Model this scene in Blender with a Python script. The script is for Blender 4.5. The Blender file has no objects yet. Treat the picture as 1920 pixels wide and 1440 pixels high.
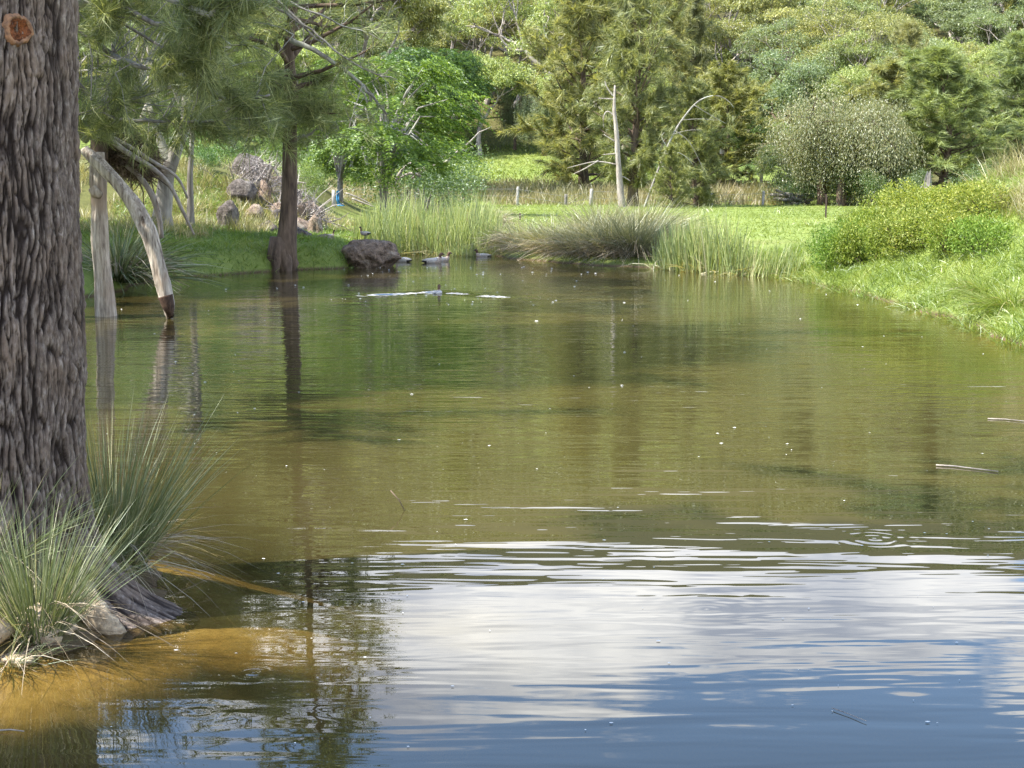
import bpy, math, random
import numpy as np
from mathutils import Vector

random.seed(7)
RNG = np.random.default_rng(7)
R = math.radians

# ------------------------------------------------------------------ camera
F_PX = 2870.0                      # focal length in photo pixels (1920 wide)
HORIZON = 340.0                    # photo row of the horizon
CAM_H = 1.6
PITCH = math.atan((720 - HORIZON) / F_PX)
scene = bpy.context.scene
cam_data = bpy.data.cameras.new('camera')
cam = bpy.data.objects.new('camera', cam_data)
scene.collection.objects.link(cam)
cam_data.sensor_width = 36.0
cam_data.lens = F_PX / 1920 * 36.0
cam_data.clip_start = 0.05
cam_data.clip_end = 2000
cam.location = (0, 0, CAM_H)
cam.rotation_euler = (math.pi / 2 - PITCH, 0, 0)
scene.camera = cam

# ------------------------------------------------------------------ light and exposure
SUN_ELEV = 53.0
SUN_AZ = 254.0                     # degrees clockwise from +Y : the sun stands to the left
world = bpy.data.worlds.new('World')
scene.world = world
world.use_nodes = True


def build_world():
    nt = world.node_tree
    nt.nodes.clear()
    N = nt.nodes.new
    L = nt.links.new
    out = N('ShaderNodeOutputWorld')
    sky = N('ShaderNodeTexSky')
    sky.sky_type = 'NISHITA'
    sky.sun_disc = False
    sky.sun_elevation = R(SUN_ELEV)
    sky.sun_rotation = R(SUN_AZ)
    sky.air_density = 1.0
    sky.dust_density = 0.2
    sky.ozone_density = 3.5
    bg = N('ShaderNodeBackground')
    bg.inputs['Strength'].default_value = 0.15
    L(sky.outputs[0], bg.inputs[0])
    # scattered cumulus over the whole sky, laid on a flat cloud deck
    tc = N('ShaderNodeTexCoord')
    sep = N('ShaderNodeSeparateXYZ')
    L(tc.outputs['Generated'], sep.inputs[0])
    def M(op, a, b=None, clamp=False):
        m = N('ShaderNodeMath')
        m.operation = op
        m.use_clamp = clamp
        for i, v in enumerate((a, b)):
            if v is None:
                continue
            if isinstance(v, (int, float)):
                m.inputs[i].default_value = v
            else:
                L(v, m.inputs[i])
        return m.outputs[0]
    zz = M('ADD', M('MAXIMUM', sep.outputs['Z'], 0.0), 0.12)
    px = M('DIVIDE', sep.outputs['X'], zz)
    py = M('DIVIDE', sep.outputs['Y'], zz)
    comb = N('ShaderNodeCombineXYZ')
    L(px, comb.inputs[0]); L(py, comb.inputs[1])
    comb.inputs[2].default_value = 3.4
    def noise(scale, detail, rough, off, dist=0.0):
        mp = N('ShaderNodeMapping')
        mp.inputs['Location'].default_value = off
        L(comb.outputs[0], mp.inputs[0])
        n = N('ShaderNodeTexNoise')
        n.inputs['Scale'].default_value = scale
        n.inputs['Detail'].default_value = detail
        n.inputs['Roughness'].default_value = rough
        n.inputs['Distortion'].default_value = dist
        L(mp.outputs[0], n.inputs['Vector'])
        return n.outputs['Fac']
    n1 = noise(1.15, 9, 0.58, (2.3, 4.1, 0.0), 0.15)
    # clouds overlap one another more and more towards the horizon
    low = M('MULTIPLY', M('SUBTRACT', 0.315, sep.outputs['Z'], True), 1.6)
    dens = M('ADD', n1, low)
    cov = N('ShaderNodeMapRange')
    cov.interpolation_type = 'SMOOTHSTEP'
    cov.inputs['From Min'].default_value = 0.535
    cov.inputs['From Max'].default_value = 0.585
    L(dens, cov.inputs['Value'])
    n2 = noise(2.6, 6, 0.55, (7.7, 1.3, 2.0))
    shade = N('ShaderNodeValToRGB')
    shade.color_ramp.elements[0].position = 0.36
    shade.color_ramp.elements[0].color = (0.36, 0.40, 0.50, 1)
    shade.color_ramp.elements[1].position = 0.63
    shade.color_ramp.elements[1].color = (1.0, 0.99, 0.97, 1)
    L(n2, shade.inputs[0])
    cb = N('ShaderNodeBackground')
    cb.inputs['Strength'].default_value = 1.2
    L(shade.outputs[0], cb.inputs[0])
    mix = N('ShaderNodeMixShader')
    L(cov.outputs[0], mix.inputs[0])
    L(bg.outputs[0], mix.inputs[1])
    L(cb.outputs[0], mix.inputs[2])
    L(mix.outputs[0], out.inputs[0])


build_world()
sun_d = bpy.data.lights.new('sun', 'SUN')
sun_d.energy = 4.2
sun_d.angle = R(0.6)
sun_d.color = (1.0, 0.955, 0.87)
sun = bpy.data.objects.new('sun', sun_d)
scene.collection.objects.link(sun)
_az, _el = R(SUN_AZ), R(SUN_ELEV)
TO_SUN = Vector((math.sin(_az) * math.cos(_el), math.cos(_az) * math.cos(_el), math.sin(_el)))
sun.rotation_euler = (-TO_SUN).to_track_quat('-Z', 'Y').to_euler()
sun.location = (-20, 0, 30)

scene.view_settings.view_transform = 'Standard'
scene.view_settings.look = 'None'
scene.view_settings.gamma = 1.0
scene.view_settings.use_curve_mapping = False
scene.view_settings.exposure = 1.95
scene.render.engine = 'CYCLES'
cy = scene.cycles
cy.max_bounces = 5
cy.diffuse_bounces = 3
cy.glossy_bounces = 2
cy.transmission_bounces = 2
cy.transparent_max_bounces = 4
cy.use_light_tree = False
cy.use_adaptive_sampling = False
cy.caustics_reflective = False
cy.caustics_refractive = False
cy.sample_clamp_indirect = 6.0
cy.use_denoising = True
try:
    cy.denoiser = 'OPENIMAGEDENOISE'
    cy.denoising_input_passes = 'RGB_ALBEDO_NORMAL'
    cy.denoising_prefilter = 'NONE'      # keeps needles and leaves crisp
except Exception:
    pass

# ------------------------------------------------------------------ helpers
COL = scene.collection
SP, CP = math.sin(PITCH), math.cos(PITCH)


def ray(px, py):
    a, b = (px - 960) / F_PX, (720 - py) / F_PX
    return np.array([a, CP + b * SP, -SP + b * CP])


def at(px, py, d):
    """the point seen at photo pixel (px, py) at d metres ahead of the camera"""
    v = ray(px, py)
    return np.array([0, 0, CAM_H]) + v * (d / v[1])


def wat(px, py, z=0.0):
    """the point at height z (water level by default) seen at a pixel"""
    v = ray(px, py)
    return np.array([0, 0, CAM_H]) + v * ((z - CAM_H) / v[2])


# vectorised gradient noise ------------------------------------------------
_perm = RNG.permutation(256)
_perm = np.concatenate([_perm, _perm, _perm])
_grad = RNG.normal(size=(256, 3))
_grad /= np.linalg.norm(_grad, axis=1)[:, None]


def pnoise(P):
    P = np.asarray(P, float)
    i = np.floor(P).astype(int)
    f = P - i
    u = f * f * f * (f * (f * 6 - 15) + 10)
    i &= 255
    res = 0
    for dx in (0, 1):
        for dy in (0, 1):
            for dz in (0, 1):
                h = _perm[_perm[_perm[(i[..., 0] + dx) & 255] + ((i[..., 1] + dy) & 255)] + ((i[..., 2] + dz) & 255)]
                g = _grad[h]
                o = f - np.array([dx, dy, dz])
                w = (u[..., 0] if dx else 1 - u[..., 0]) * (u[..., 1] if dy else 1 - u[..., 1]) * (u[..., 2] if dz else 1 - u[..., 2])
                res = res + w * (g * o).sum(-1)
    return res * 1.5


def fbm(P, octv=4, rough=0.5):
    P = np.asarray(P, float)
    a, s, t = 1.0, 0, 0
    for k in range(octv):
        t = t + a * pnoise(P * (2.03 ** k) + 17.3 * k)
        s += a
        a *= rough
    return t / s


def xyz(x, y, z=0.0):
    return np.stack(np.broadcast_arrays(np.asarray(x, float), np.asarray(y, float), np.asarray(z, float)), -1)


def sstep(a, b, x):
    t = np.clip((np.asarray(x, float) - a) / (b - a), 0, 1)
    return t * t * (3 - 2 * t)


def unit(v):
    return v / np.maximum(np.linalg.norm(v, axis=-1, keepdims=True), 1e-9)


def rdir(n, rng=RNG):
    return unit(rng.normal(size=(n, 3)))


def mesh_np(name, V, loops, totals, mat=None, smooth=False):
    V = np.ascontiguousarray(V, np.float32)
    loops = np.ascontiguousarray(loops, np.int32).ravel()
    totals = np.ascontiguousarray(totals, np.int32).ravel()
    me = bpy.data.meshes.new(name)
    me.vertices.add(len(V))
    me.vertices.foreach_set('co', V.ravel())
    me.loops.add(len(loops))
    me.loops.foreach_set('vertex_index', loops)
    me.polygons.add(len(totals))
    st = np.zeros(len(totals), np.int32)
    st[1:] = np.cumsum(totals)[:-1]
    me.polygons.foreach_set('loop_start', st)
    me.polygons.foreach_set('loop_total', totals)
    me.polygons.foreach_set('use_smooth', np.full(len(totals), bool(smooth)))
    me.update(calc_edges=True)
    me.validate()
    for m in (mat if isinstance(mat, (list, tuple)) else [mat]):
        if m is not None:
            me.materials.append(m)
    return me


def obj(name, me, parent=None, loc=None):
    o = bpy.data.objects.new(name, me)
    COL.objects.link(o)
    if parent is not None:
        o.parent = parent
    if loc is not None:
        o.location = loc
    return o


def tag(o, label, cat, group=None):
    o['label'] = label
    o['category'] = cat
    if group:
        o['group'] = group
    return o


def thing(name, label, cat, loc=(0, 0, 0), rz=0.0, group=None):
    o = bpy.data.objects.new(name, None)
    o.empty_display_size = 0.2
    COL.objects.link(o)
    o.location = loc
    o.rotation_euler = (0, 0, rz)
    return tag(o, label, cat, group)


def dup(root, loc, rz, scale, label=None, cat=None, group=None, color=None, name=None, tilt=(0, 0)):
    r = root.copy()
    COL.objects.link(r)
    if name:
        r.name = name
    r.location = loc
    r.rotation_euler = (tilt[0], tilt[1], rz)
    r.scale = scale if hasattr(scale, '__len__') else (scale,) * 3
    if label:
        r['label'] = label
    if cat:
        r['category'] = cat
    if group:
        r['group'] = group
    for ch in root.children:
        c = ch.copy()
        COL.objects.link(c)
        c.parent = r
        if color is not None and ch.name.split('.')[0] in ('crown', 'foliage'):
            c.color = color
    return r


class Geo:
    """collects plain faces"""
    def __init__(self):
        self.V, self.L, self.T, self.n = [], [], [], 0

    def add(self, V, loops, totals):
        V = np.asarray(V, float).reshape(-1, 3)
        self.V.append(V)
        self.L.append(np.asarray(loops, int).ravel() + self.n)
        self.T.append(np.asarray(totals, int).ravel())
        self.n += len(V)

    def tube(self, pts, radii, sides=6, cap=True, wob=0.0):
        pts = np.asarray(pts, float)
        radii = np.broadcast_to(np.asarray(radii, float), (len(pts),))
        k = len(pts)
        d = np.zeros_like(pts)
        d[1:-1] = pts[2:] - pts[:-2]
        d[0], d[-1] = pts[1] - pts[0], pts[-1] - pts[-2]
        d = unit(d)
        ref = np.where(np.abs(d[:, 2:3]) < 0.9, np.array([[0, 0, 1.0]]), np.array([[1.0, 0, 0]]))
        # one reference for the whole tube keeps the rings from twisting
        ref = np.repeat(ref[:1], k, 0)
        u = unit(np.cross(d, ref))
        w = np.cross(d, u)
        a = np.linspace(0, 2 * math.pi, sides, endpoint=False)
        ring = u[:, None] * np.cos(a)[None, :, None] + w[:, None] * np.sin(a)[None, :, None]
        rr = radii[:, None]
        if wob:
            rr = rr * (1 + wob * RNG.normal(size=(k, sides)))
        V = pts[:, None] + ring * rr[..., None]
        i = np.arange(k - 1)[:, None] * sides
        j = np.arange(sides)[None]
        jn = (j + 1) % sides
        f = np.stack([i + j, i + jn, i + sides + jn, i + sides + j], -1).reshape(-1, 4)
        self.add(V.reshape(-1, 3), f, np.full(len(f), 4))
        if cap:
            b = self.n - k * sides
            self.L.append(np.concatenate([b + np.arange(sides)[::-1], b + (k - 1) * sides + np.arange(sides)]))
            self.T.append(np.array([sides, sides]))

    def mesh(self, name, mat, smooth=True):
        return mesh_np(name, np.concatenate(self.V), np.concatenate(self.L), np.concatenate(self.T), mat, smooth)


def needles(P, D, length, width, droop=0.15, rng=RNG):
    """one slim triangle for each needle; P base, D direction"""
    n = len(P)
    L = np.asarray(length).reshape(-1, 1)
    w = np.asarray(width).reshape(-1, 1)
    s = unit(np.cross(D, rdir(n, rng))) * w * 0.5
    tip = P + D * L
    tip[:, 2] -= (droop * L)[:, 0] if np.ndim(L) else droop
    V = np.stack([P - s, P + s, tip], 1).reshape(-1, 3)
    return V, np.arange(3 * n), np.full(n, 3)


def leaves(P, D, length, width, rng=RNG):
    """one diamond for each leaf"""
    n = len(P)
    L = np.broadcast_to(np.asarray(length, float).reshape(-1, 1), (n, 1))
    w = np.broadcast_to(np.asarray(width, float).reshape(-1, 1), (n, 1))
    s = unit(np.cross(D, rdir(n, rng)))
    nn = np.cross(s, D)
    mid = P + D * L * 0.45 + nn * L * 0.06
    V = np.stack([P, mid - s * w * 0.5, P + D * L, mid + s * w * 0.5], 1).reshape(-1, 3)
    return V, np.arange(4 * n), np.full(n, 4)


def blades(P, D, length, width, droop, seg=3, rng=RNG, sdir=None):
    """grass blades that bow under their own weight"""
    n = len(P)
    L = np.broadcast_to(np.asarray(length, float).reshape(-1, 1), (n, 1))
    w = np.broadcast_to(np.asarray(width, float).reshape(-1, 1), (n, 1))
    dr = np.broadcast_to(np.asarray(droop, float).reshape(-1, 1), (n, 1))
    D = unit(D)
    s = unit(np.cross(D, rdir(n, rng)))
    hor = D.copy()
    hor[:, 2] = 0
    hor = unit(hor + rng.normal(size=(n, 3)) * 0.02)
    hor[:, 2] = 0
    out = []
    for k in range(seg + 1):
        t = k / seg
        p = P + D * L * t + (hor * 0.55 - np.array([0, 0, 0.75])) * dr * L * t * t
        if k == seg:
            out.append(p)
        else:
            ww = w * (1 - 0.75 * t ** 1.5) * 0.5
            out += [p - s * ww, p + s * ww]
    m = 2 * seg + 1
    V = np.stack(out, 1).reshape(-1, 3)
    one = []
    tot = []
    for k in range(seg - 1):
        one += [2 * k, 2 * k + 1, 2 * k + 3, 2 * k + 2]
        tot.append(4)
    one += [2 * seg - 2, 2 * seg - 1, 2 * seg]
    tot.append(3)
    loops = (np.arange(n)[:, None] * m + np.array(one)[None]).ravel()
    return V, loops, np.tile(tot, n)


# ------------------------------------------------------------------ materials
def newmat(name):
    m = bpy.data.materials.new(name)
    m.use_nodes = True
    nt = m.node_tree
    nt.nodes.clear()
    out = nt.nodes.new('ShaderNodeOutputMaterial')
    return m, nt, nt.nodes.new, nt.links.new, out


def mth(nt, op, a, b=None, c=None, clamp=False):
    m = nt.nodes.new('ShaderNodeMath')
    m.operation = op
    m.use_clamp = clamp
    for i, v in enumerate((a, b, c)):
        if v is None:
            continue
        if isinstance(v, (int, float)):
            m.inputs[i].default_value = v
        else:
            nt.links.new(v, m.inputs[i])
    return m.outputs[0]


def ramp(nt, fac, stops):
    r = nt.nodes.new('ShaderNodeValToRGB')
    e = r.color_ramp.elements
    while len(e) < len(stops):
        e.new(0.5)
    for i, (p, c) in enumerate(stops):
        e[i].position = p
        e[i].color = (*c, 1)
    nt.links.new(fac, r.inputs[0])
    return r.outputs[0]


def tex_noise(nt, scale, detail=4, rough=0.55, vec=None, mscale=None, loc=None, dist=0.0):
    N, L = nt.nodes.new, nt.links.new
    n = N('ShaderNodeTexNoise')
    n.inputs['Scale'].default_value = scale
    n.inputs['Detail'].default_value = detail
    n.inputs['Roughness'].default_value = rough
    n.inputs['Distortion'].default_value = dist
    if vec is None:
        vec = N('ShaderNodeTexCoord').outputs['Object']
    if mscale is not None or loc is not None:
        mp = N('ShaderNodeMapping')
        if mscale is not None:
            mp.inputs['Scale'].default_value = mscale
        if loc is not None:
            mp.inputs['Location'].default_value = loc
        L(vec, mp.inputs[0])
        vec = mp.outputs[0]
    L(vec, n.inputs['Vector'])
    return n.outputs['Fac']


def mixc(nt, fac, a, b, mode='MIX'):
    m = nt.nodes.new('ShaderNodeMix')
    m.data_type = 'RGBA'
    m.blend_type = mode
    for sock, v in ((m.inputs[0], fac), (m.inputs[6], a), (m.inputs[7], b)):
        if isinstance(v, (int, float)):
            sock.default_value = v
        elif isinstance(v, tuple):
            sock.default_value = (*v, 1) if len(v) == 3 else v
        else:
            nt.links.new(v, sock)
    return m.outputs[2]


def leaf_mat(name, stops, trans=0.35, gloss=0.06, patch=0.0, rough=0.45):
    """foliage: each leaf takes its own colour from the ramp"""
    m, nt, N, L, out = newmat(name)
    geo = N('ShaderNodeNewGeometry')
    oi = N('ShaderNodeObjectInfo')
    f = geo.outputs['Random Per Island']
    if patch:
        pn = tex_noise(nt, patch, 3, 0.5, geo.outputs['Position'])
        f = mth(nt, 'ADD', mth(nt, 'MULTIPLY', f, 0.55), mth(nt, 'MULTIPLY_ADD', pn, 1.6, -0.55), clamp=True)
    c = ramp(nt, f, stops)
    c = mixc(nt, 1.0, c, oi.outputs['Color'], 'MULTIPLY')
    d = N('ShaderNodeBsdfDiffuse')
    L(c, d.inputs[0])
    t = N('ShaderNodeBsdfTranslucent')
    tcol = mixc(nt, 1.0, c, (1.25, 1.2, 0.6), 'MULTIPLY')
    L(tcol, t.inputs[0])
    mx = N('ShaderNodeMixShader')
    mx.inputs[0].default_value = trans
    L(d.outputs[0], mx.inputs[1]); L(t.outputs[0], mx.inputs[2])
    g = N('ShaderNodeBsdfGlossy')
    g.inputs['Roughness'].default_value = rough
    g.inputs['Color'].default_value = (0.9, 0.95, 1, 1)
    mg = N('ShaderNodeMixShader')
    mg.inputs[0].default_value = gloss
    L(mx.outputs[0], mg.inputs[1]); L(g.outputs[0], mg.inputs[2])
    L(mg.outputs[0], out.inputs[0])
    return m


def bark_mat(name, light, dark, scale=8, stretch=(1, 1, 0.18), bump=0.02, lichen=None, rough=0.9):
    m, nt, N, L, out = newmat(name)
    oc = N('ShaderNodeTexCoord').outputs['Object']
    a = tex_noise(nt, scale, 6, 0.65, oc, stretch)
    b = tex_noise(nt, scale * 3.1, 4, 0.6, oc, stretch, (3, 1, 7))
    big = tex_noise(nt, 1.3, 3, 0.5, oc)
    f = mth(nt, 'ADD', mth(nt, 'MULTIPLY', a, 0.65), mth(nt, 'MULTIPLY', b, 0.35))
    c = ramp(nt, f, [(0.36, dark), (0.62, light)])
    if lichen:
        lf = ramp(nt, big, [(0.5, (0, 0, 0)), (0.62, (1, 1, 1))])
        c = mixc(nt, lf, c, lichen)
    p = N('ShaderNodeBsdfPrincipled')
    p.inputs['Roughness'].default_value = rough
    p.inputs['Specular IOR Level'].default_value = 0.2
    L(c, p.inputs['Base Color'])
    bp = N('ShaderNodeBump')
    bp.inputs['Distance'].default_value = bump
    bp.inputs['Strength'].default_value = 1.0
    L(f, bp.inputs['Height'])
    L(bp.outputs[0], p.inputs['Normal'])
    L(p.outputs[0], out.inputs[0])
    return m


def plain_mat(name, col, rough=0.7, var=0.25, scale=20):
    m, nt, N, L, out = newmat(name)
    n = tex_noise(nt, scale, 4, 0.6)
    c = ramp(nt, n, [(0.3, tuple(v * (1 - var) for v in col)), (0.7, tuple(min(1, v * (1 + var)) for v in col))])
    p = N('ShaderNodeBsdfPrincipled')
    p.inputs['Roughness'].default_value = rough
    p.inputs['Specular IOR Level'].default_value = 0.25
    L(c, p.inputs['Base Color'])
    L(p.outputs[0], out.inputs[0])
    return m


M = {}
M['cas'] = leaf_mat('casuarina_needles', [(0.0, (0.095, 0.115, 0.042)), (0.55, (0.205, 0.230, 0.092)), (1.0, (0.40, 0.40, 0.20))], 0.42, 0.03)
M['cas_near'] = leaf_mat('bank_casuarina_needles', [(0.0, (0.085, 0.112, 0.040)), (0.6, (0.190, 0.230, 0.088)), (1.0, (0.42, 0.43, 0.20))], 0.42, 0.03)
M['gum'] = leaf_mat('gum_leaves', [(0.0, (0.105, 0.130, 0.042)), (0.55, (0.225, 0.255, 0.090)), (1.0, (0.42, 0.43, 0.19))], 0.42, 0.04)
M['weep'] = leaf_mat('weeping_leaves', [(0.0, (0.125, 0.145, 0.060)), (0.6, (0.235, 0.250, 0.110)), (1.0, (0.37, 0.34, 0.20))], 0.42, 0.05)
M['frond'] = leaf_mat('fern_like_leaves', [(0.0, (0.055, 0.095, 0.016)), (0.6, (0.120, 0.185, 0.030)), (1.0, (0.22, 0.29, 0.06))], 0.42, 0.03)
M['shrub'] = leaf_mat('shrub_leaves', [(0.0, (0.060, 0.100, 0.025)), (0.6, (0.120, 0.185, 0.040)), (1.0, (0.22, 0.28, 0.08))], 0.38, 0.06)
M['bankbush'] = leaf_mat('bank_bush_leaves', [(0.0, (0.100, 0.145, 0.026)), (0.6, (0.225, 0.285, 0.052)), (1.0, (0.44, 0.46, 0.15))], 0.42, 0.015)
M['lush'] = leaf_mat('lush_grass_blades', [(0.0, (0.100, 0.155, 0.025)), (0.6, (0.180, 0.250, 0.040)), (1.0, (0.31, 0.34, 0.10))], 0.42, 0.04, 0.9)
M['meadow'] = leaf_mat('meadow_blades', [(0.0, (0.115, 0.155, 0.030)), (0.6, (0.185, 0.235, 0.046)), (1.0, (0.28, 0.31, 0.10))], 0.40, 0.02, 0.12)
M['bankgrass'] = leaf_mat('left_bank_blades', [(0.0, (0.080, 0.130, 0.018)), (0.6, (0.155, 0.235, 0.030)), (1.0, (0.25, 0.28, 0.07))], 0.42, 0.04, 0.8)
M['straw'] = leaf_mat('straw_blades', [(0.0, (0.17, 0.15, 0.06)), (0.6, (0.30, 0.27, 0.12)), (1.0, (0.46, 0.41, 0.22))], 0.35, 0.04)
M['weeds'] = leaf_mat('dry_weed_blades', [(0.0, (0.13, 0.14, 0.05)), (0.55, (0.24, 0.22, 0.11)), (1.0, (0.38, 0.30, 0.19))], 0.35, 0.03, 0.5)
M['reed'] = leaf_mat('reed_blades', [(0.0, (0.13, 0.175, 0.050)), (0.6, (0.25, 0.31, 0.09)), (0.9, (0.38, 0.40, 0.16)), (1.0, (0.42, 0.38, 0.20))], 0.36, 0.07)
M['sedge'] = leaf_mat('sedge_blades', [(0.0, (0.13, 0.145, 0.065)), (0.5, (0.225, 0.225, 0.115)), (1.0, (0.40, 0.36, 0.23))], 0.34, 0.05)
M['thatch'] = leaf_mat('dead_sedge_blades', [(0.0, (0.15, 0.115, 0.075)), (0.5, (0.31, 0.255, 0.18)), (1.0, (0.52, 0.45, 0.34))], 0.25, 0.02)
M['mat_rush'] = leaf_mat('mat_rush_blades', [(0.0, (0.075, 0.105, 0.034)), (0.5, (0.150, 0.180, 0.075)), (0.85, (0.27, 0.29, 0.16)), (1.0, (0.46, 0.42, 0.28))], 0.22, 0.04, rough=0.5)
M['hillwood'] = leaf_mat('hill_wood_leaves', [(0.0, (0.085, 0.105, 0.034)), (0.6, (0.175, 0.195, 0.062)), (1.0, (0.29, 0.29, 0.12))], 0.36, 0.04, 0.09)
M['twig'] = plain_mat('twig_brown', (0.12, 0.085, 0.06))
M['debris'] = leaf_mat('flood_debris_twigs', [(0.0, (0.05, 0.035, 0.024)), (0.6, (0.13, 0.09, 0.06)), (1.0, (0.26, 0.20, 0.14))], 0.0, 0.02)
M['bark_dark'] = bark_mat('bark_dark', (0.16, 0.115, 0.082), (0.04, 0.028, 0.021), 9)
M['bark_grey'] = bark_mat('bark_grey', (0.27, 0.25, 0.22), (0.09, 0.08, 0.07), 7, lichen=(0.30, 0.30, 0.25))
M['bark_gum'] = bark_mat('bark_gum', (0.42, 0.38, 0.335), (0.13, 0.105, 0.09), 3, (1, 1, 0.3))
M['dead_wood'] = bark_mat('dead_wood_pale', (0.60, 0.53, 0.44), (0.10, 0.07, 0.05), 17, (1, 1, 0.12), 0.03, lichen=(0.33, 0.25, 0.185))
M['dead_limb'] = bark_mat('dead_limb_grey', (0.36, 0.325, 0.28), (0.16, 0.13, 0.11), 10, (1, 1, 0.3), 0.004)
M['post'] = bark_mat('weathered_post', (0.46, 0.44, 0.41), (0.20, 0.18, 0.16), 12, (1, 1, 0.1), 0.004)
M['steel'] = plain_mat('rusty_steel', (0.075, 0.05, 0.04), 0.6)
M['wire'] = plain_mat('fence_wire', (0.22, 0.21, 0.20), 0.5)

# ------------------------------------------------------------------ terrain
_near_left = [wat(280, 1122), wat(262, 1150), wat(215, 1192), wat(130, 1228), wat(0, 1243)]
SHORE = [tuple(p[:2]) for p in _near_left]
SHORE += [(-2.6, 4.85), (-3.6, 4.0), (-3.6, 2.4), (-1.5, 1.5), (2.5, 1.6), (4.8, 4.0), (5.2, 9.0), (5.05, 13.5)]
SHORE += [tuple(wat(*p)[:2]) for p in [(1920, 650), (1870, 628), (1800, 603), (1700, 573), (1600, 550), (1530, 533), (1490, 524), (1350, 512), (1240, 503), (1100, 497), (1000, 489), (945, 484)]]
SHORE += [tuple(wat(*p)[:2]) for p in [(930, 478), (820, 475), (690, 475)]]
SHORE += [(-3.2, 31.0), tuple(wat(700, 497)[:2]), tuple(wat(640, 503)[:2]), tuple(wat(560, 506)[:2]), tuple(wat(500, 509)[:2]), tuple(wat(400, 517)[:2]), tuple(wat(320, 521)[:2])]
SHORE += [(-5.9, 24.0), (-5.75, 22.6), (-6.3, 20.0), (-6.2, 16.0), (-5.0, 11.5), (-3.5, 8.6), (-2.2, 7.0), (-1.62, 6.3)]
SHORE = np.array(SHORE)


def shore_sd(x, y):
    """signed distance to the water's edge, positive on land"""
    x = np.asarray(x, float); y = np.asarray(y, float)
    best = np.full(x.shape, 1e9)
    inside = np.zeros(x.shape, bool)
    n = len(SHORE)
    for i in range(n):
        ax, ay = SHORE[i]; bx, by = SHORE[(i + 1) % n]
        ex, ey = bx - ax, by - ay
        t = np.clip(((x - ax) * ex + (y - ay) * ey) / (ex * ex + ey * ey), 0, 1)
        best = np.minimum(best, (x - ax - t * ex) ** 2 + (y - ay - t * ey) ** 2)
        c = ((ay > y) != (by > y)) & (x < ex * (y - ay) / (ey if abs(ey) > 1e-9 else 1e-9) + ax)
        inside ^= c
    d = np.sqrt(best)
    return np.where(inside, -d, d)


def height(x, y, detail=True):
    x = np.asarray(x, float); y = np.asarray(y, float)
    sd = shore_sd(x, y)
    if detail:
        sd = sd + np.where(y < 40, 0.22 * fbm(xyz(x * 1.1, y * 1.1, 3.0), 3), 0)
    land = np.maximum(sd, 0)
    # bank profiles
    left = sstep(-1.5, -3.5, x) * sstep(40, 30, y) * sstep(6, 8.5, y)
    right = sstep(2.6, 4.6, x) * sstep(29, 24, y) * sstep(2, 6, y)
    z_meadow = 0.42 * (1 - np.exp(-land / 1.6))
    z_left = 0.42 * (1 - np.exp(-land / 0.22)) + 0.07 * land
    z_near = 0.16 * (1 - np.exp(-land / 0.30)) + 0.10 * land
    z_right = 0.20 * (1 - np.exp(-land / 0.25)) + 1.72 * sstep(0.1, 3.7, land)
    near = sstep(8, 6, y)
    z = z_meadow * (1 - left) + z_left * left
    z = z * (1 - right) + z_right * right
    z = z * (1 - near) + (z_near * (1 - right) + z_right * right) * near
    # the mound of rocks and scrub behind the left bank
    z = z + 1.5 * sstep(-3.9, -7.2, x + 0.05 * (y - 34)) * sstep(33.2, 38, y) * sstep(75, 55, y)
    z = z + 0.10 * np.maximum(-x - 9, 0) * sstep(20, 34, y)
    # the paddock runs level to the fence, then the hill
    t = np.maximum(y - 77, 0)
    hill = 0.105 * t + 0.181 * np.maximum(t - 26, 0) * sstep(26, 60, t)
    hill = hill + sstep(110, 210, y) * 75.0 * np.minimum((x / np.maximum(y, 1) - 0.10) ** 2, 0.1)
    z = z + hill
    if detail:
        z = z + sstep(0.0, 1.5, land) * (0.05 * fbm(xyz(x * 0.6, y * 0.6), 3) + 0.02 * fbm(xyz(x * 2.3, y * 2.3, 5), 2))
        z = z + sstep(80, 130, y) * 3.0 * fbm(xyz(x * 0.02, y * 0.02, 9), 3)
    # the pond bed
    shallow = sstep(0.4, -1.0, x) * sstep(7.5, 5.5, y)
    slope = 0.42 * (1 - shallow) + 0.085 * shallow
    bed = -np.minimum(1.3, 0.02 + slope * np.maximum(-sd, 0))
    return np.where(sd > 0, np.maximum(z, 0.012), bed)


def gz(x, y):
    return float(height(np.array([x]), np.array([y]))[0])


def on_ground(px, d, sink=0.0):
    """the ground point at photo column px, d metres ahead"""
    x = (px - 960) / F_PX * d * (1.0)
    return np.array([x, d, gz(x, d) - sink])


def grid_mesh(name, xs_of, ys, nx, zfun, mat, smooth=True):
    u = np.linspace(-1, 1, nx)
    X = np.stack([xs_of(y, u) for y in ys])
    Y = np.repeat(np.asarray(ys)[:, None], nx, 1)
    Z = zfun(X, Y)
    V = np.stack([X, Y, Z], -1).reshape(-1, 3)
    ny = len(ys)
    i = (np.arange(ny - 1)[:, None] * nx + np.arange(nx - 1)[None]).ravel()
    f = np.stack([i, i + 1, i + nx + 1, i + nx], -1)
    return mesh_np(name, V, f, np.full(len(f), 4), mat, smooth)


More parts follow.
